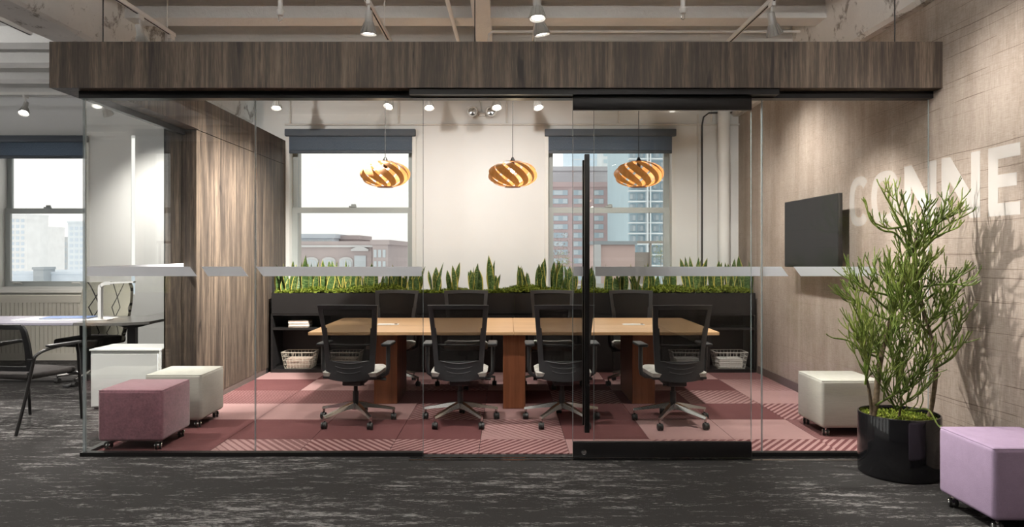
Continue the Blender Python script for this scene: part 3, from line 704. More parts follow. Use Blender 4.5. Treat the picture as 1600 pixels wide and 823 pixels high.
clumps = [(440, .40), (458, .43), (478, .46), (500, .45), (520, .50), (541, .44), (560, .36), (576, .40), (603, .36), (628, .36), (650, .36), (682, .40), (708, .40), (741, .44), (771, .48), (816, .42), (848, .44), (868, .48), (893, .42), (921, .40), (948, .38), (968, .40), (997, .38), (1016, .40), (1045, .42), (1082, .52), (1096, .40), (1120, .42), (1143, .46), (1168, .46)]
random.seed(3)
ORD = ['first', 'second', 'third', 'fourth', 'fifth', 'sixth', 'seventh', 'eighth', 'ninth', 'tenth', 'eleventh', 'twelfth', 'thirteenth', 'fourteenth', 'fifteenth']
for k, (px, hgt) in enumerate(clumps):
    y = YC + random.uniform(.10, .24); x = (px - VX) * y / F
    n = len(clumps); lab = ('%s snake plant counted from the left end of the long planter' % ORD[k]) if k < 15 else ('%s snake plant counted from the right end of the long planter' % ORD[n - 1 - k])
    t = empty('snake_plant', (x, y, zc + PH - .055), random.uniform(0, 6.28), lab, 'snake plant', 'snake plants in the long planter')
    for q in range(random.randint(8, 12)):
        a = random.uniform(0, 6.28); r = random.uniform(.005, .085); sc_ = hgt / .42 * random.uniform(.62, 1.08)
        o = link('leaf', random.choice(leaves), t, (r * math.cos(a), r * math.sin(a), 0), (random.gauss(0, .10), random.gauss(0, .13), random.uniform(0, 6.28))); o.scale = (random.uniform(.85, 1.2), 1, sc_)

# baskets and papers in the cabinets
def basket(x, y, mat, label, w_=.40, d_=.27, h_=.20):
    t = empty('wire_basket', (x, y, .046), label=label, cat='basket')
    def ringp(f): a = .82 + .18 * f; return [(-w_ / 2 * a, -d_ / 2 * a), (w_ / 2 * a, -d_ / 2 * a), (w_ / 2 * a, d_ / 2 * a), (-w_ / 2 * a, d_ / 2 * a)]
    def loop(f, r):
        m = MB(); z = .006 + h_ * f; q = ringp(f)
        for i in range(4): m.tube([(*q[i], z), (*q[(i + 1) % 4], z)], r, 6)
        return m
    loop(1, .0045).build('rim', mat, t)
    m = MB()
    for f in (0, .25, .5, .75):
        z = .006 + h_ * f; q = ringp(f)
        for i in range(4): m.tube([(*q[i], z), (*q[(i + 1) % 4], z)], .0022, 4, False)
    b, tp = ringp(0), ringp(1)
    for i in range(4):
        nn = 9 if i % 2 == 0 else 6
        for k in range(nn):
            f = k / nn; j = (i + 1) % 4
            p0 = (b[i][0] + (b[j][0] - b[i][0]) * f, b[i][1] + (b[j][1] - b[i][1]) * f, .006); p1 = (tp[i][0] + (tp[j][0] - tp[i][0]) * f, tp[i][1] + (tp[j][1] - tp[i][1]) * f, .006 + h_)
            m.tube([p0, p1], .0022, 4, False)
    for k in range(8): xx = b[0][0] + (b[1][0] - b[0][0]) * (k + .5) / 8; m.tube([(xx, b[0][1], .006), (xx, b[2][1], .006)], .0022, 4, False)
    m.build('wire_mesh', mat, t)
    MB().tube([(-.05, -d_ / 2, h_), (-.05, -d_ / 2 - .004, h_ - .05), (.05, -d_ / 2 - .004, h_ - .05), (.05, -d_ / 2, h_)], .004, 6).build('handle', mat, t)
    return t
def bundle(x, y, z, sx, sy, n, mats, label, cat='paper', th=.022):
    t = empty('paper_stack', (x, y, z), label=label, cat=cat); random.seed(int(abs(x * 100)))
    for k in range(n):
        ox, oy = random.uniform(-.006, .006), random.uniform(-.006, .006)
        MB().rbox(-sx / 2 + ox, sx / 2 + ox, -sy / 2 + oy, sy / 2 + oy, th * k + .0004, th * (k + 1), .003, 1).build('paper_bundle', mats[k % len(mats)], t)
    return t
basket((469 - VX) * 9.05 / F, 9.06, 'wire_cream', 'cream wire basket of papers in the left bookcase, nearest the wood wall')
basket((540 - VX) * 9.05 / F, 9.06, 'wire_cream', 'cream wire basket half hidden behind the leftmost near chair')
basket((1139 - VX) * 9.05 / F, 9.06, 'wire_white', 'white wire basket of papers in the right bookcase, nearest the right wall')
basket((1073 - VX) * 9.05 / F, 9.06, 'wire_white', 'white wire basket half hidden behind the rightmost near chair')
for px, mats, lab in ((469, ['paper_kraft'], 'brown folded papers in the cream basket nearest the wood wall'), (540, ['paper_kraft'], 'brown folded papers in the cream basket behind the leftmost near chair'), (1139, ['paper_white'], 'white folded papers in the white basket nearest the right wall'), (1073, ['paper_white'], 'white folded papers in the white basket behind the rightmost near chair')):
    bundle((px - VX) * 9.05 / F, 9.06, .056, .29, .19, 5, mats, lab)
bundle((469 - VX) * 9.02 / F, 9.04, .561, .25, .2, 5, ['paper_kraft', 'paper_white'], 'stack of brown paper on the upper shelf of the left bookcase', th=.0165)

# ---------------------------------------------------------------- meeting table
TX0, TX1, TY0, TY1, TZT = -1.87, 2.0, 6.74, 8.2, .75
t = empty('meeting_table', (0, 0, 0), label='long pale maple meeting table on three reddish wood panel legs', cat='table')
for (a, b) in ((TX0, .0645), (.0655, TX1)): MB().rbox(a, b, TY0, TY1, TZT - .03, TZT, .003, 1).build('tabletop', 'table_maple', t)
for (a, b, y0, y1) in ((-1.31, -1.08, 7.06, 7.72), (-.037, .177, 6.84, 8.1), (1.235, 1.46, 7.06, 7.8)): MB().rbox(a, b, y0, y1, .008, TZT - .03, .004, 1).build('leg', 'table_leg_wood', t)
for px, lab in ((606, 'white power plate in the left half of the meeting table'), (990, 'white power plate in the right half of the meeting table')):
    p = W(px, 506, 7.42); e = empty('power_plate', (p.x, 7.42, TZT), label=lab, cat='power plate')
    MB().rbox(-.11, .11, -.055, .055, 0, .006, .002, 1).build('plate', 'paper_white', e)
    MB().rbox(-.10, .06, -.035, .035, .006, .009, .001, 1).build('flap', 'trim_white', e); MB().rbox(.07, .10, -.012, .0, .006, .012, .002, 1).build('latch', 'black_frame', e)

# ---------------------------------------------------------------- office chairs
def chair_back_fn(h0=.405, h1=1.045):
    def P(u, z):
        f = (z - h0) / (h1 - h0); hw = .205 + .052 * f ** 1.2
        if f < .10: hw -= .022 * (1 - f / .10) ** 2
        y = -.225 - .02 * math.sin(f * math.pi * 1.0) * -1 - .085 * f ** 1.6
        zz = z
        if f < .2: zz = z - .012 * (1 - u * u) * (1 - f / .2)
        if f > .9: zz = z + .006 * (1 - u * u)
        return (hw * u, y + .055 * u * u, zz)
    return P
def office_chair(name):
    t = empty(name)
    # base
    hub = MB().lathe([(.030, .175), (.045, .165), (.048, .125), (.036, .11)], n=20).build('base_hub', 'polished_alu', t)
    for k in range(5):
        a = R(90 + 72 * k); c_, s_ = math.cos(a), math.sin(a); vs_ = []
        for (r, wd, zt, zb) in ((.035, .026, .172, .125), (.12, .024, .158, .122), (.24, .019, .128, .104), (.335, .015, .108, .088), (.345, .012, .106, .09)):
            for (sx, z) in ((-1, zb), (1, zb), (.72, zt), (-.72, zt)): vs_.append((c_ * r - s_ * wd * sx, s_ * r + c_ * wd * sx, z))
        fs = [(0, 3, 2, 1), (16, 17, 18, 19)] + [(i * 4 + j, i * 4 + (j + 1) % 4, (i + 1) * 4 + (j + 1) % 4, (i + 1) * 4 + j) for i in range(4) for j in range(4)]
        lg = MB().add(vs_, fs).tube([(c_ * .333, s_ * .333, .066), (c_ * .333, s_ * .333, .1)], .012, 10).build('base_leg', 'polished_alu', t)
        cs = MB(); px_, py_ = c_ * .333, s_ * .333; w1 = .6 * k + .3
        # casters: twin wheels with hood
        ax = Vector((1, .1 * (k - 2), 0)).normalized(); fw = Vector((-ax.y, ax.x, 0))
        cc = Vector((px_, py_, .0295)) + fw * -.012
        for sgn in (-1, 1):
            pts = [cc + ax * sgn * q for q in (.006, .009, .021, .024)]; cs.tube(pts, [.025, .0285, .0285, .022], 16)
        cs.tube([cc + ax * -.005, cc + ax * .005], .024, 12); cs.tube([(px_, py_, .03), (px_, py_, .07)], .009, 8)
        cw = cs.build('caster', 'rubber', lg)
    MB().lathe([(.026, .12), (.026, .27), (.018, .272), (.018, .36)], n=18).build('gas_column', 'chair_black', t)
    MB().rbox(-.085, .085, -.13, .12, .335, .405, .012, 2).rbox(-.20, .20, -.06, .02, .385, .41, .006, 2).build('mechanism', 'chair_black', t)
    MB().tube([(.08, -.02, .375), (.24, .0, .378)], .008, 8).tube([(.22, .0, .378), (.27, .0, .376)], .013, 8).build('lever', 'chair_black', t)
    # seat
    def S(u, v):
        r = (abs(u) ** 4 + abs(v) ** 4); k = 1 - .06 * min(1, r / 2) ** 2
        return (.248 * u * k, .02 + .235 * v * k, 0)
    m = MB(); n = 12; vs_ = []; top = []
    for j in range(n + 1):
        for i in range(n + 1):
            u, v = -1 + 2 * i / n, -1 + 2 * j / n; p = S(u, v); e = max(abs(u), abs(v))
            z = .492 - .02 * (1 - u * u) * (1 - v * v * .5) - .05 * max(0, e - .72) ** 2 / .078 * .55 - (.035 * max(0, v - .6) ** 2 / .16)
            vs_.append((p[0], p[1], z))
    nt = len(vs_); vs_ += [(x * .97, (y - .02) * .97 + .02, .43) for (x, y, z) in vs_]
    fs = []
    for j in range(n):
        for i in range(n):
            a = j * (n + 1) + i; q = (a, a + 1, a + n + 2, a + n + 1); fs.append(q); fs.append(tuple(x + nt for x in q[::-1]))
    bd = [i for i in range(n + 1)] + [j * (n + 1) + n for j in range(1, n + 1)] + [n * (n + 1) + i for i in range(n - 1, -1, -1)] + [j * (n + 1) for j in range(n - 1, 0, -1)]
    for i in range(len(bd)): a, b = bd[i], bd[(i + 1) % len(bd)]; fs.append((b, a, a + nt, b + nt))
    m.add(vs_, fs).build('seat', 'seat_speckle', t, smooth=60)
    MB().rbox(-.235, .235, -.20, .235, .408, .431, .008, 2).build('seat_pan', 'chair_black', t)
    # backrest
    P = chair_back_fn(); nu = 24; us = [-1, -.97, -.93, -.88, -.84, -.80, -.74, -.6, -.4, -.2, 0, .2, .4, .6, .74, .80, .84, .88, .93, .97, 1]
    zs = [.405, .412, .425, .45, .475, .50, .525, .55, .565, .6, .65, .7, .75, .8, .85, .9, .95, .99, 1.008, 1.025, 1.035, 1.045]
    def inner(u, z):
        f = (z - .405) / .64; lim = .74 + .12 * f
        return abs(u) < lim and z > .558 + .010 * (1 - abs(u)) * 0 and z < 1.008
    MB().shell(P, us, zs, lambda u, z: not inner(u, z), (0, -.022, 0)).build('back_frame', 'chair_plastic', t, smooth=50)
    MB().shell(lambda u, z: (lambda p: (p[0], p[1] - .006, p[2]))(P(u, z)), [x / 10 for x in range(-9, 10)], [z for z in zs if .55 <= z <= 1.02], lambda u, z: abs(u) < .9, (0, -.002, 0)).build('back_mesh', 'chair_mesh', t, smooth=60)
    # contour ridges on the lower shell, lower lip of the opening, lumbar bar
    for zz, uw in ((.56, .72), (.515, .55), (.478, .48)):
        pts = []
        for i in range(13):
            u = -uw + 2 * uw * i / 12; p = P(u, zz); pts.append((p[0], p[1] - .0215, p[2] - .018 * (1 - (u / uw) ** 2) + .006))
        MB().tube(pts, .0035 if zz < .55 else .006, 6).build('shell_ridge', 'chair_plastic', t)
    pts = [(lambda p: (p[0], p[1] + .012, p[2]))(P(u / 10, .70)) for u in range(-8, 9, 2)]
    MB().tube(pts, .008, 8).build('lumbar_bar', 'chair_plastic', t)
    MB().rbox(-.07, .07, -.235, -.12, .39, .43, .01, 2).build('back_bracket', 'chair_black', t)
    for sx in (-1, 1):
        arm = MB().tube([(sx * .14, .0, .40), (sx * .25, .0, .405), (sx * .282, .0, .43), (sx * .29, .0, .48), (sx * .29, .0, .675)], [.016, .016, .018, .019, .019], 10).build('armrest', 'chair_plastic', t)
        MB().rbox(sx * .285 - .042, sx * .285 + .042, -.09, .15, .672, .70, .011, 3).build('arm_pad', 'chair_black', arm)
    return t
proto = office_chair('office_chair')
near = [((-1.335, 6.33), -3, 'leftmost black mesh office chair on the near side of the table'), ((-.412, 6.33), 0, 'second from left black mesh office chair on the near side of the table'),
        ((.486, 6.33), 0, 'third from left black mesh office chair on the near side, behind the door handle'), ((1.46, 6.30), 4, 'rightmost black mesh office chair on the near side of the table')]
far = [((-1.30, 8.10), 176, 'leftmost black mesh office chair on the far side of the table'), ((-.462, 8.10), 183, 'second from left black mesh office chair on the far side of the table'),
       ((.52, 8.10), 178, 'third from left black mesh office chair on the far side of the table'), ((1.45, 8.10), 181, 'rightmost black mesh office chair on the far side of the table')]
first = True
for (x, y), a, lab in near + far:
    o = proto if first else copy_tree(proto); first = False
    o.location = (x, y, .0075); o.rotation_euler = (0, 0, R(a)); tag(o, lab, 'chair', 'mesh office chairs around the table')

# ---------------------------------------------------------------- pendants of twisted veneer
def pendant(name):
    t = empty(name); RX, RZ = .265, .135
    for k in range(10):
        m = MB(); n = 18; na = 4; vs_ = []
        for i in range(n + 1):
            f = i / n; th = R(14 + 152 * f); ph0 = 2 * math.pi * k / 10 + R(95) * f
            wdt = R(27) * (.75 + .25 * math.sin(math.pi * f))
            for j in range(na + 1):
                g = j / na; rr = 1 - .10 * g * math.sin(math.pi * f); ph = ph0 + wdt * g
                vs_.append((RX * rr * math.sin(th) ** .8 * math.cos(ph), RX * rr * math.sin(th) ** .8 * math.sin(ph), RZ * math.cos(th)))
        fs = [(i * (na + 1) + j, i * (na + 1) + j + 1, (i + 1) * (na + 1) + j + 1, (i + 1) * (na + 1) + j) for i in range(n) for j in range(na)]
        m.add(vs_, fs).build('veneer_strip', 'veneer', t, smooth=60)
    MB().lathe([(.085, .137), (.085, .130), (.0, .130)], n=24).build('top_ring', 'veneer', t); MB().lathe([(.085, -.137), (.085, -.131), (.07, -.131), (.07, -.137), (.085, -.137)], n=24).build('bottom_ring', 'veneer', t)
    MB().lathe([(.004, .185), (.012, .178), (.026, .15), (.028, .136)], n=16).tube([(0, 0, .13), (0, 0, .06)], .02, 10).build('lamp_holder', 'black_frame', t)
    MB().lathe([(.012, .075), (.024, .055), (.026, .035), (.018, .015), (.0, .008)], n=16).build('bulb', 'bulb_warm', t)
    L = bpy.data.lights.new('pendant_light', 'POINT'); L.energy = 11; L.color = (1, .84, .55); L.shadow_soft_size = .05
    lo = bpy.data.objects.new('pendant_light', L); C.objects.link(lo); lo.parent = t; lo.location = (0, 0, -.075)
    MB().tube([(0, 0, .18), (0, 0, 3.69 - 2.32)], .0035, 6).build('cord', 'dark_cable', t)
    MB().lathe([(.05, 3.69 - 2.32), (.05, 3.665 - 2.32), (.01, 3.65 - 2.32)], n=16).build('ceiling_rose', 'black_frame', t)
    return t
pp = pendant('pendant_lamp')
for k, (px, lab) in enumerate(((602, 'left of three twisted veneer pendant lamps over the table'), (801, 'middle of three twisted veneer pendant lamps over the table'), (998, 'right of three twisted veneer pendant lamps over the table'))):
    o = pp if k == 0 else copy_tree(pp); o.location = ((px - VX) * 7.6 / F, 7.6, EYE + 122 * 7.6 / F - .003); o.rotation_euler = (0, 0, R(11 * k)); tag(o, lab, 'pendant lamp', 'veneer pendants over the table')

# ---------------------------------------------------------------- television
t = empty('television', (XR, 7.06, 1.69), label='flat black television on a wall arm on the right wall', cat='television')
MB().rbox(-.14, -.105, -.63, .63, -.345, .345, .006, 2).build('casing', 'black_frame', t)
MB().box(-.1415, -.1398, -.615, .615, -.325, .335).build('screen', 'screen', t, smooth=None)
MB().rbox(-.105, -.01, -.12, .12, -.10, .10, .01, 2).box(-.012, 0, -.2, .2, -.15, .15).build('wall_mount', 'black_frame', t)

# ---------------------------------------------------------------- ottomans
def ottoman(x0, y0, mat, label, s=.49):
    t = empty('ottoman', (x0 + s / 2, y0 + s / 2, .0), label=label, cat='ottoman'); h = s / 2
    cz = .007 if y0 > 5.3 else .0
    MB().rbox(-h, h, -h, h, .075, .465, .028, 4).build('cushion', mat, t, smooth=60)
    q = h - .009; m = MB()
    loop = [(-q, -q), (q, -q), (q, q), (-q, q), (-q, -q)]
    for a, b in zip(loop, loop[1:]): m.tube([(*a, .4575), (*b, .4575)], .0035, 6)
    m.build('piping', mat, t)
    MB().box(-h + .11, h - .11, -h + .11, h - .11, .060, .08).build('base_board', 'black_frame', t, smooth=None)
    for sx in (-1, 1):
        for sy in (-1, 1):
            m = MB(); c = Vector((sx * (h - .055), sy * (h - .055), .027 + cz))
            ax = Vector((1, .35 * sx, 0)).normalized()
            for g in (-1, 1): m.tube([c + ax * g * q_ for q_ in (.006, .009, .021, .025)], [.021, .0265, .0265, .017], 16)
            cw = m.build('caster', 'rubber', t)
            m2 = MB()
            for g in (-1, 1): m2.tube([c + ax * g * .022, c + ax * g * .0275], [.0225, .018], 14)
            m2.tube([c + ax * -.006, c + ax * .006], .022, 12).tube([c, c + Vector((0, 0, .03))], .01, 8)
            m2.build('hub_cap', 'chrome', cw)
    return t
ottoman(-3.082, 5.39, 'fabric_mauve', 'mauve velvet cube ottoman on casters in the left glass corner')
ottoman(-3.07, 6.07, 'fabric_grey', 'pale grey cube ottoman on casters beside the wood wall', .485)
ottoman(2.548, 5.80, 'fabric_grey', 'pale grey cube ottoman on casters by the right wall, behind the potted cactus')
ottoman(2.574, 3.79, 'fabric_lavender', 'lavender cube ottoman on casters at the front right, outside the glass')

# ---------------------------------------------------------------- pencil cactus in a black pot
PXc, PYc = 2.665, 4.875
pot = empty('plant_pot', (PXc, PYc, 0), label='glossy black cylindrical pot holding the pencil cactus', cat='plant pot')
MB().lathe([(.24, 0), (.252, .006), (.255, .03), (.255, .405), (.252, .412), (.244, .412), (.242, .405), (.242, .36), (.0, .36)], n=64).build('vessel', 'black_gloss', pot, smooth=35)
MB().lathe([(.24, .361), (.2, .372), (.1, .378), (.0, .38)], n=40).build('soil', 'soil_moss', pot)
cac = empty('pencil_cactus', (PXc, PYc, .378), label='tall green pencil cactus with tangled thin stems', cat='plant')
random.seed(42)
def loc(px, py, dd=0.0):
    dd -= max(0, px - 1440) / 75 * .26; p = W(px, py, PYc + dd); return Vector((p.x - PXc, dd, p.z - .378))
def curve(pts, n=6):
    out = []
    for i in range(len(pts) - 1):
        p0, p1, p2, p3 = pts[max(i - 1, 0)], pts[i], pts[i + 1], pts[min(i + 2, len(pts) - 1)]
        for k in range(n):
            t_ = k / n; out.append(.5 * ((2 * p1) + (p2 - p0) * t_ + (2 * p0 - 5 * p1 + 4 * p2 - p3) * t_ * t_ + (3 * p1 - p0 - 3 * p2 + p3) * t_ ** 3))
    return out + [pts[-1]]
soilm = MB()
for k in range(2600):
    a, r = random.uniform(0, 6.28), .236 * math.sqrt(random.random()); p = Vector((r * math.cos(a), r * math.sin(a), .003)); s_ = random.uniform(.008, .02); b = random.uniform(0, 6.28)
    soilm.add([p, p + Vector((math.cos(b) * s_, math.sin(b) * s_, s_ * .9)), p + Vector((math.cos(b + .5) * s_, math.sin(b + .5) * s_, s_ * .3))], [(0, 1, 2)])
ms = soilm.build('moss_cover', 'moss', pot, (0, 0, .374), None); ms['kind'] = 'stuff'
trunks = [([(1362, 655, -.05), (1368, 630, -.05), (1372, 590, -.03), (1380, 540, 0), (1392, 500, .02), (1405, 455, .02), (1418, 430, 0), (1420, 400, 0)], .022, .010),
          ([(1452, 655, .04), (1458, 620, .04), (1462, 580, .04), (1458, 540, .05), (1450, 510, .04), (1440, 470, .02), (1432, 430, 0), (1428, 400, -.01), (1432, 370, -.02)], .017, .008),
          ([(1362, 640, -.05), (1358, 610, -.08), (1352, 580, -.08), (1350, 545, -.08)], .012, .006),
          ([(1405, 650, .0), (1408, 620, -.02), (1402, 590, -.04), (1404, 560, -.05), (1410, 530, -.06)], .009, .006)]
paths = []
for pts, r0, r1 in trunks:
    c_ = curve([loc(*p) for p in pts]); n = len(c_); c_[0].z = -.01
    MB().tube(c_, [(r0 + (r1 - r0) * i / (n - 1)) * random.uniform(.9, 1.12) for i in range(n)], 10).build('trunk', 'bark', cac)
# main green limbs: pixel guides + depth offset, then number of twigs and twig length
limbs = [  # crown to the right and up
    ([(1420, 400, 0), (1440, 372, -.02), (1462, 352, -.05), (1490, 330, -.08)], 30, .11), ([(1422, 400, 0), (1448, 362, .05), (1470, 340, .08), (1478, 312, .1)], 26, .11),
    ([(1424, 395, 0), (1450, 376, .0), (1480, 352, .02), (1505, 338, .03)], 26, .10), ([(1430, 372, -.02), (1440, 345, -.05), (1446, 325, -.06)], 16, .10),
    ([(1436, 400, 0), (1460, 372, -.08), (1490, 358, -.12)], 18, .10),
    # crown to the left
    ([(1420, 402, 0), (1415, 372, .02), (1404, 345, .02), (1392, 322, .0), (1380, 300, -.02)], 12, .11), ([(1421, 398, 0), (1418, 355, -.05), (1406, 328, -.08), (1400, 306, -.08)], 12, .10),
    ([(1418, 390, 0), (1400, 365, .05), (1380, 360, .08), (1362, 346, .1), (1354, 326, .1)], 9, .08), ([(1425, 380, 0), (1420, 350, -.1), (1416, 325, -.12)], 14, .09), ([(1420, 352, 0), (1390, 357, -.04), (1370, 350, -.06)], 6, .07),
    # neck
    ([(1418, 450, 0), (1412, 425, .03), (1408, 400, .04), (1404, 375, .05)], 22, .12), ([(1426, 450, 0), (1430, 425, -.04), (1432, 400, -.06), (1425, 375, -.06)], 26, .12), ([(1432, 440, 0), (1445, 415, .06), (1452, 395, .08)], 20, .11),
    ([(1405, 455, .02), (1395, 435, -.03), (1390, 412, -.05)], 24, .12), ([(1420, 455, 0), (1440, 430, -.02), (1458, 405, -.03)], 20, .12), ([(1400, 455, 0), (1385, 440, .05), (1376, 420, .06)], 16, .11),
    # right arms
    ([(1440, 448, .0), (1470, 444, -.03), (1490, 444, -.04), (1508, 446, -.06)], 12, .08), ([(1445, 470, .02), (1470, 450, .04), (1485, 438, .06), (1500, 430, .06)], 9, .09), ([(1455, 520, .05), (1474, 500, .06), (1484, 475, .06), (1490, 455, .05)], 24, .12),
    ([(1460, 560, .04), (1480, 545, .03), (1494, 520, .0), (1500, 500, -.02)], 20, .10), ([(1462, 575, .04), (1484, 560, -.04), (1502, 540, -.08)], 14, .09), ([(1450, 500, .04), (1470, 490, -.05), (1482, 470, -.08)], 22, .11), ([(1452, 505, .04), (1466, 480, .1), (1470, 455, .12)], 20, .12),
    # left arms
    ([(1395, 490, .02), (1372, 470, -.04), (1350, 452, -.06), (1336, 440, -.06)], 20, .11), ([(1390, 500, .02), (1366, 490, .04), (1346, 475, .06), (1328, 465, .06)], 18, .10), ([(1400, 465, .02), (1375, 458, 0), (1352, 455, 0), (1334, 452, 0)], 18, .10),
    ([(1380, 540, 0), (1358, 530, -.05), (1346, 510, -.08), (1340, 480, -.09)], 26, .12), ([(1378, 550, 0), (1350, 548, .03), (1325, 532, .04), (1303, 528, .04)], 5, .05), ([(1376, 560, 0), (1352, 548, -.1), (1342, 525, -.12)], 20, .12), ([(1400, 470, .02), (1372, 440, .06), (1360, 420, .06)], 14, .10),
    # middle mass
    ([(1392, 500, .02), (1400, 470, -.08), (1405, 445, -.1)], 34, .12), ([(1396, 490, .02), (1415, 465, .1), (1420, 445, .12)], 32, .12), ([(1440, 480, .02), (1425, 455, -.1), (1420, 440, -.12)], 32, .12), ([(1385, 530, 0), (1400, 505, -.1), (1412, 480, -.13)], 34, .12),
    ([(1450, 520, .04), (1435, 500, -.08), (1425, 475, -.12)], 34, .12), ([(1458, 545, .05), (1440, 530, .1), (1425, 510, .14)], 26, .12), ([(1380, 545, 0), (1395, 520, .1), (1405, 495, .14)], 28, .12), ([(1375, 570, -.02), (1368, 540, .08), (1362, 510, .1)], 22, .12),
    # low skirts
    ([(1352, 600, -.08), (1356, 575, -.12), (1362, 545, -.14)], 28, .13), ([(1350, 580, -.08), (1352, 550, -.1), (1348, 520, -.1)], 24, .12), ([(1404, 600, -.04), (1410, 565, -.12), (1416, 540, -.14)], 30, .13), ([(1404, 590, -.04), (1394, 560, -.14), (1388, 535, -.16)], 26, .13),
    ([(1406, 620, -.02), (1432, 590, -.12), (1448, 560, -.14)], 28, .12), ([(1400, 640, .0), (1420, 625, -.12), (1445, 605, -.15)], 24, .11), ([(1365, 635, -.05), (1390, 620, -.16), (1410, 610, -.18)], 22, .10), ([(1400, 640, 0), (1385, 610, -.14), (1378, 590, -.16)], 24, .12), ([(1415, 640, -.05), (1430, 640, -.16), (1450, 640, -.2), (1463, 660, -.21)], 6, .06), ([(1410, 600, 0), (1440, 575, .08), (1450, 550, .1)], 18, .11)]
def twig(m, p, d, L, depth):
    n = 4; pts = [p]; q = p.copy(); dd = d.normalized()
    for i in range(n):
        dd = (dd + Vector((random.gauss(0, .10), random.gauss(0, .10), .13 + random.gauss(0, .07)))).normalized(); q = q + dd * (L / n); pts.append(q.copy())
    r = .0046 if depth == 2 else .0042 if depth == 1 else .0036
    m.tube(pts, [r * 1.05, r, r * .95, r * .9, r * .6], 5)
    if depth > 0:
        for s_ in range(2 if random.random() < .75 else 3):
            side = Vector((random.gauss(0, 1), random.gauss(0, 1), random.gauss(.25, .6))); side = (side - dd * side.dot(dd)).normalized()
            twig(m, pts[-1] if s_ < 2 else pts[2], dd * .95 + side * .42, L * random.uniform(.6, 1.0), depth - 1)
for gi, (pts, cnt, L) in enumerate(limbs):
    L *= .8 if gi < 10 else .62 if gi < 16 else 1.0
    m = MB(); c_ = curve([loc(*p) for p in pts]); n = len(c_); m.tube(c_, [.0085 - .0035 * i / (n - 1) for i in range(n)], 7)
    d_end = (c_[-1] - c_[-3]).normalized(); twig(m, c_[-1], d_end, L * .7, 1)
    for k in range(int(cnt * .62)):
        f = random.uniform(.12, 1); i = min(n - 2, int(f * (n - 1))); tan = (c_[i + 1] - c_[i]).normalized(); side = Vector((random.gauss(0, 1), random.gauss(0, 1), random.gauss(.3, .5)))
        side = (side - tan * side.dot(tan)).normalized(); twig(m, c_[i], tan * .65 + side * .7 + Vector((0, 0, .25)), L * random.uniform(.6, 1.25) * (1.35 - .4 * f), 1)
    m.v = [(min(v[0], XR - PXc - .012), v[1], v[2]) for v in m.v]
    m.build('limb', 'pencil_green', cac, smooth=60)

# ---------------------------------------------------------------- open office at the left
t = empty('desk', (0, 0, 0), label='long grey height-adjustable desk in the open office', cat='desk')
MB().rbox(-7.2, -4.645, 7.67, 8.5, .715, .745, .004, 1).build('desktop', 'desk_grey', t); MB().prism([(-4.64, 7.67), (-4.12, 7.67), (-3.9, 7.82), (-3.9, 9.3), (-4.3, 9.3), (-4.3, 8.5), (-4.64, 8.5)], lambda a, b, c: (a, b, .715 + c), .03).build('desktop', 'desk_dimmed', t, smooth=None)
def dleg(x, y):
    lg = MB().rbox(x - .045, x + .045, y - .035, y + .035, .32, .70, .004, 1).rbox(x - .055, x + .055, y - .045, y + .045, .02, .44, .004, 1).build('leg', 'leg_dark', t)
    MB().rbox(x - .035, x + .035, y - .38, y + .38, 0, .028, .005, 1).build('foot', 'leg_dark', lg)
    MB().prism([(-.30, .715), (.30, .715), (.07, .655), (-.07, .655)], lambda a, b, c: (x + a, y - .03 + c, b), .06).build('bracket', 'leg_dark', lg, smooth=None)
dleg((205 - VX) * 8.05 / F, 8.08); dleg(-4.88, 8.3); dleg(-6.9, 8.1)
e = tag(box1('paper_sheet', 'paper_white', None, -5.5, -4.50, 7.95, 8.35, .7455, .7475), 'white paper sheets spread on the grey desk', 'paper')
e = empty('folder', (-5.0, 8.18, .748), R(6), 'closed blue folder lying on the papers on the desk', 'folder')
MB().rbox(-.26, .26, -.13, .15, 0, .004, .001, 1).build('back_cover', 'folder_blue', e); MB().rbox(-.255, .255, -.128, .148, .0045, .010, .001, 1).build('pages', 'paper_white', e); MB().rbox(-.26, .26, -.13, .15, .0105, .014, .001, 1).build('front_cover', 'folder_blue', e)
e = empty('desk_lamp', ((157 - VX) * 8.0 / F, 8.0, .745), label='white arched desk lamp standing on the grey desk', cat='lamp')
MB().rbox(-.11, .11, -.07, .07, 0, .012, .005, 2).build('base', 'white_lamp', e)
def flat(pts, hw, th):
    m = MB(); c_ = curve([Vector(p) for p in pts], 6); vs_ = []
    for i, p in enumerate(c_):
        d = (c_[min(i + 1, len(c_) - 1)] - c_[max(i - 1, 0)]).normalized(); nn = Vector((-d.z, 0, d.x))
        vs_ += [p + Vector((0, -hw, 0)) - nn * th, p + Vector((0, hw, 0)) - nn * th, p + Vector((0, hw, 0)) + nn * th, p + Vector((0, -hw, 0)) + nn * th]
    k = len(c_); return m.add(vs_, [(0, 3, 2, 1), tuple((k - 1) * 4 + j for j in range(4))] + [(i * 4 + j, i * 4 + (j + 1) % 4, (i + 1) * 4 + (j + 1) % 4, (i + 1) * 4 + j) for i in range(k - 1) for j in range(4)])
flat([(0, 0, .012), (0, 0, .34), (.015, 0, .385), (.06, 0, .408), (.12, 0, .412)], .022, .018).build('stem', 'white_lamp', e)
flat([(.12, 0, .412), (.25, 0, .418), (.38, 0, .424)], .028, .009).build('lamp_arm', 'white_lamp', e)
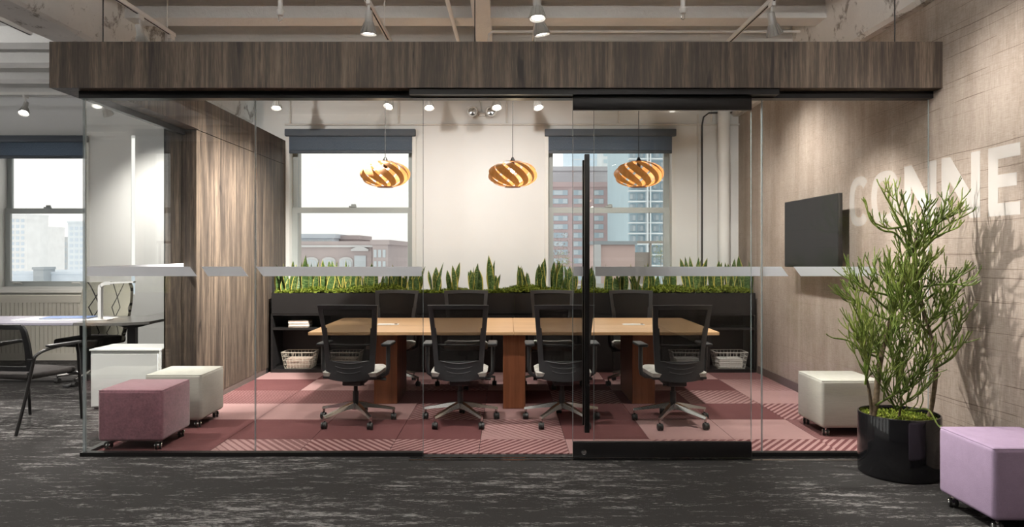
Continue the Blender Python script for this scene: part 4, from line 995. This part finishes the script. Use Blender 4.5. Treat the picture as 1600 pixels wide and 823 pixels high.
# low white cabinet outside the glass
e = empty('low_cabinet', (-3.645, 6.83, 0), label='low white cabinet just outside the left glass corner', cat='cabinet')
MB().rbox(-.33, .33, .018, .42, .02, .56, .004, 1).build('body', 'cabinet_white', e); MB().rbox(-.32, .32, 0, .018, .03, .53, .003, 1).build('front_panel', 'cabinet_white', e); MB().rbox(-.335, .335, -.005, .425, .56, .575, .003, 1).build('top_board', 'cabinet_white', e)
MB().box(-.31, .31, .04, .4, 0, .02).build('plinth', 'leg_dark', e, smooth=None)
# patterned swivel chair behind the desk
e = empty('patterned_chair', (-4.83, 8.33, 0), R(172), 'swivel chair with hexagon line upholstery behind the grey desk', 'chair')
def PB(u, z):
    f = (z - .46) / .68; hw = .27 + .055 * math.sin(f * 2.4)
    if f > .9: hw -= .03 * ((f - .9) / .1) ** 2
    return (hw * u, -.24 - .12 * f + .09 * u * u, z)
MB().shell(PB, [x / 8 for x in range(-8, 9)], [.46 + .68 * k / 14 for k in range(15)], lambda u, z: True, (0, -.05, 0)).build('backrest', 'hex_fabric', e, smooth=50)
MB().rbox(-.27, .27, -.25, .27, .43, .52, .03, 3).build('seat', 'seat_dark', e)
MB().lathe([(.03, .12), (.03, .4), (.12, .41), (.12, .43)], n=16).build('column', 'leg_dark', e)
for k in range(5):
    a = R(90 + 72 * k + 10); c_, s_ = math.cos(a), math.sin(a)
    lg = MB().tube([(0, 0, .13), (c_ * .2, s_ * .2, .105), (c_ * .34, s_ * .34, .085)], [.03, .02, .014], 8).build('base_leg', 'polished_alu', e)
    MB().tube([(c_ * .34 - .024, s_ * .34, .03), (c_ * .34 - .004, s_ * .34, .03), (c_ * .34 + .004, s_ * .34, .03), (c_ * .34 + .024, s_ * .34, .03)], [.029, .029, .029, .029], 14).tube([(c_ * .34, s_ * .34, .04), (c_ * .34, s_ * .34, .09)], .009, 8).build('caster', 'rubber', lg)
# black guest chair on four legs
e = empty('guest_chair', (-4.19, 6.30, 0), R(-15), 'black mesh guest chair with arms at the grey desk', 'chair')
hw = .295
for sx in (-1, 1):
    MB().tube(curve([Vector(p) for p in ((sx * hw, -.39, .0), (sx * hw, -.30, .30), (sx * hw, -.235, .56), (sx * hw, -.20, .635), (sx * hw, -.08, .672), (sx * hw, .12, .69), (sx * hw, .22, .688))], 5), .0135, 10).build('rear_leg', 'black_metal', e)
    MB().tube([(sx * hw, .20, .69), (sx * hw, .22, .6), (sx * hw, .26, .0)], .0135, 10).build('front_leg', 'black_metal', e)
    MB().rbox(sx * hw - .024, sx * hw + .024, -.10, .24, .688, .708, .008, 2).build('arm_pad', 'chair_black', e)
    MB().tube([(sx * hw, -.245, .50), (sx * .2, -.2, .47)], .012, 8).tube([(sx * hw, .225, .42), (sx * .2, .2, .42)], .012, 8).build('seat_rail', 'black_metal', e)
MB().rbox(-.25, .25, -.25, .25, .425, .475, .022, 3).build('seat', 'seat_dark', e)
def PG(u, z):
    f = (z - .5) / .4; ww = .265 + .03 * math.sin(f * 2.6)
    if f > .85: ww -= .03 * ((f - .85) / .15) ** 2
    return (ww * u, -.25 - .09 * f + .05 * u * u, z)
us = [-1, -.93, -.86, -.8, -.6, -.4, -.2, 0, .2, .4, .6, .8, .86, .93, 1]; zs = [.5, .52, .54, .6, .65, .7, .75, .8, .84, .86, .88, .9]
MB().shell(PG, us, zs, lambda u, z: abs(u) > .86 or z < .54 or z > .86, (0, -.02, 0)).build('back_frame', 'chair_black', e, smooth=50)
MB().shell(lambda u, z: (PG(u, z)[0], PG(u, z)[1] - .008, z), us, zs, lambda u, z: abs(u) < .9, (0, -.002, 0)).build('back_mesh', 'chair_mesh', e, smooth=60)
MB().tube([(-hw, -.235, .6), (-.26, -.25, .6)], .012, 8).tube([(hw, -.235, .6), (.26, -.25, .6)], .012, 8).build('back_rail', 'black_metal', e)

# ---------------------------------------------------------------- the city outside
def facade(name, px0, px1, py0, d, depth, mat, label, cols, rws, wmat, wpx, hpx, base=-40.0, pane=None, par=True):
    x0, x1, zt = (px0 - VX) * d / F, (px1 - VX) * d / F, EYE - (py0 - VY) * d / F
    t = empty(name, (x0, d, base), label=label, cat='building')
    MB().box(0, x1 - x0, 0, depth, 0, zt - base).build('wall', mat, t, smooth=None)
    if par: MB().box(-.15, x1 - x0 + .15, -.15, depth, zt - base, zt - base + .4).build('parapet', mat, t, smooth=None)
    wm = MB().box(0, wpx * d / F, -.06, .05, 0, hpx * d / F).mesh('window'); wm.materials.append(M[wmat])
    pm = MB().box(0, wpx * .46 * d / F, -.08, -.05, 0, hpx * .8 * d / F).mesh('pane'); pm.materials.append(M[pane or 'window_far_pale'])
    random.seed(int(px0) + 7)
    for c in cols:
        for r in rws:
            wo = link('window', wm, t, ((c - VX) * d / F - x0, 0, EYE - (r + hpx - VY) * d / F - base))
            if pane: link('pane', pm, wo, (random.choice((.02, .5)) * wpx * d / F, 0, hpx * .1 * d / F))
    return t
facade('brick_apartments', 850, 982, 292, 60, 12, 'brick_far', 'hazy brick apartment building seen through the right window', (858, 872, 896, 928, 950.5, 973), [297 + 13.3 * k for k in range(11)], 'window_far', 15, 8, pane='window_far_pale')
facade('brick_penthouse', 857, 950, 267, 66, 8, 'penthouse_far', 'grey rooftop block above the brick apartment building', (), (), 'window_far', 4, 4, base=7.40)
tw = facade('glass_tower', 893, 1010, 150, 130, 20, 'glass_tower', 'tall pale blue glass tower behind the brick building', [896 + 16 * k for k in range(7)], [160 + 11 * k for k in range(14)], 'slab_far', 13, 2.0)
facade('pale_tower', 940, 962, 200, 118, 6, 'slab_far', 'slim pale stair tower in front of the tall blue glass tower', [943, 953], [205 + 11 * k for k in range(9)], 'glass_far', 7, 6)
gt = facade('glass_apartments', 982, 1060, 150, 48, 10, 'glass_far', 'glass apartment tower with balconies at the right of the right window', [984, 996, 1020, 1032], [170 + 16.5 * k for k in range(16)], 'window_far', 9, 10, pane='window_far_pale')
for k in range(16): MB().box(-.05, 3.4, -.6, 0, 40 + EYE - (168 + 16.5 * k - VY) * 48 / F, 40 + EYE - (166 + 16.5 * k - VY) * 48 / F).build('balcony', 'slab_far', gt, smooth=None)
for px in (1008, 1012): MB().box((px - 982) * 48 / F, (px - 982 + 2.2) * 48 / F, -.7, 0, 0, 60).build('column', 'slab_far', gt, smooth=None)
rt = MB().box(-2, 9, 11, 27, -.1, .2).build('trim_2', 'roof_far', None, smooth=None); tag(rt, 'flat roof terrace outside the right window', 'roof', kind='structure')
pk = facade('rooftop_block', 928, 992, 382, 22, 3, 'pink_render', 'pink rendered rooftop block below the right window', (), (), 'grey_cap', 3, 3, base=.2, par=False)
MB().box(-.05, 1.31, -.1, 3, -.2 + EYE - (382 - VY) * 22 / F, -.2 + EYE - (376.5 - VY) * 22 / F).build('roof_cap', 'grey_cap', pk, smooth=None)
MB().box(-.02, .2, -.12, .0, 0, -.2 + EYE - (382 - VY) * 22 / F).build('corner_pilaster', 'stone_far', pk, smooth=None)
pg = empty('pergola', ((992 - VX) * 24 / F, 24, .2), label='grey rooftop pergola beside the pink block', cat='pergola')
zt = -.2 + EYE - (380 - VY) * 24 / F
for k in range(2): MB().box(.5 + k * .6, .56 + k * .6, 0, .06, 0, zt).build('post', 'timber_far', pg, smooth=None)
MB().box(0, 1.2, -.05, .1, zt, zt + .08).build('beam', 'timber_far', pg, smooth=None); MB().box(0, .55, .1, .2, 0, zt - .3).build('screen_wall', 'timber_far', pg, smooth=None)
def far_tree(px, py, d, r, mat, n, label):
    p = W(px, py, d); t = empty('rooftop_tree', (p.x, d, .2), label=label, cat='tree'); random.seed(n); up = p.z - .2 - 2 * r
    MB().tube([(0, 0, 0), (.02, 0, up + 1.9 * r)], [.05 * r, .02 * r], 6).build('stem', 'twig_far', t); m = MB()
    for k in range(n):
        a, b, q = random.uniform(0, 6.28), random.uniform(-1, 1), random.random() ** .5 * r; c = Vector((math.cos(a) * math.sqrt(1 - b * b) * q, math.sin(a) * math.sqrt(1 - b * b) * q, b * q * 1.4 + 2 * r + up)); s_ = r * .09
        u = Vector((random.gauss(0, 1), random.gauss(0, 1), random.gauss(0, 1))).normalized() * s_; v = Vector((random.gauss(0, 1), random.gauss(0, 1), random.gauss(0, 1))).normalized() * s_; m.add([c, c + u, c + v], [(0, 1, 2)])
    m.build('foliage', mat, t, smooth=None)
far_tree(871, 392, 18, .42, 'twig_far', 420, 'pale leafless tree outside the left side of the right window'); far_tree(880, 418, 14, .25, 'leaf_far', 500, 'small yellow-green bush outside the right window'); far_tree(1032, 395, 20, .30, 'leaf_far', 420, 'thin yellow-green tree outside the right side of the right window')
ob = facade('old_brick_hall', 440, 581, 384, 62, 16, 'brick_old', 'old brick building with arched windows seen through the left window', (), (), 'window_far', 4, 4)
facade('old_brick_wing', 582, 606, 382, 60, 12, 'brick_old', 'old brick corner wing at the right of the arched-window building', [584, 591, 598], [390, 408], 'window_far_pale', 4.5, 12)
x0 = (440 - VX) * 62 / F
def arch(cx, cy, wpx, hpx, mat, y, nm, grow=0):
    wd, hh = wpx * 62 / F / 2, hpx * 62 / F; X = (cx - VX) * 62 / F - x0; Z = 40 + EYE - (cy - VY) * 62 / F
    poly = [(-wd, 0), (wd, 0)] + [(wd * math.cos(a), hh * .75 + wd * .55 * math.sin(a)) for a in [math.pi * k / 8 for k in range(9)]]
    return MB().prism(poly, lambda a, b, c: (X + a, y + c, Z + b), -y + .02).build(nm, mat, ob, smooth=None)
for cx in (460, 487, 514, 541):
    arch(cx, 432, 21, 33, 'stone_far', -.15, 'arch_surround'); arch(cx, 432, 17, 29, 'window_far_pale', -.25, 'arched_window')
    for q in (-4, 0, 4): X = (cx + q - VX) * 62 / F - x0; MB().box(X - .03, X + .03, -.3, -.2, 40 + EYE - 38 * 62 / F, 40 + EYE - 14 * 62 / F).build('glazing_bar', 'stone_far', ob, smooth=None)
X = (563 - VX) * 62 / F - x0; Zb = 40 + EYE - (392 - VY) * 62 / F
MB().prism([(-.75, 0), (.75, 0), (.75, .15), (0, .5), (-.75, .15)], lambda a, b, c: (X + a, -.3 + c, Zb + b), .3).build('gable', 'stone_far', ob, smooth=None); MB().box(X - .5, X + .5, -.1, 0, Zb - 1.7, Zb - .4).build('window', 'window_far_pale', ob, smooth=None)
MB().box(0, 8.2, -.25, 0, 40 + EYE - (386 - VY) * 62 / F, 40 + EYE - (383 - VY) * 62 / F).build('cornice', 'stone_far', ob, smooth=None)
rf = facade('rooftop_pavilion', 462, 522, 372, 66, 8, 'pale_glass', 'glazed rooftop pavilion on the old brick building', [464 + 7 * k for k in range(8)], [374], 'window_far_pale', 5, 8, base=2.46)
facade('roof_plant_room', 522, 560, 374, 68, 6, 'brick_old', 'low brick plant room on the roof of the old brick building', (), (), 'window_far', 3, 3, base=2.46)
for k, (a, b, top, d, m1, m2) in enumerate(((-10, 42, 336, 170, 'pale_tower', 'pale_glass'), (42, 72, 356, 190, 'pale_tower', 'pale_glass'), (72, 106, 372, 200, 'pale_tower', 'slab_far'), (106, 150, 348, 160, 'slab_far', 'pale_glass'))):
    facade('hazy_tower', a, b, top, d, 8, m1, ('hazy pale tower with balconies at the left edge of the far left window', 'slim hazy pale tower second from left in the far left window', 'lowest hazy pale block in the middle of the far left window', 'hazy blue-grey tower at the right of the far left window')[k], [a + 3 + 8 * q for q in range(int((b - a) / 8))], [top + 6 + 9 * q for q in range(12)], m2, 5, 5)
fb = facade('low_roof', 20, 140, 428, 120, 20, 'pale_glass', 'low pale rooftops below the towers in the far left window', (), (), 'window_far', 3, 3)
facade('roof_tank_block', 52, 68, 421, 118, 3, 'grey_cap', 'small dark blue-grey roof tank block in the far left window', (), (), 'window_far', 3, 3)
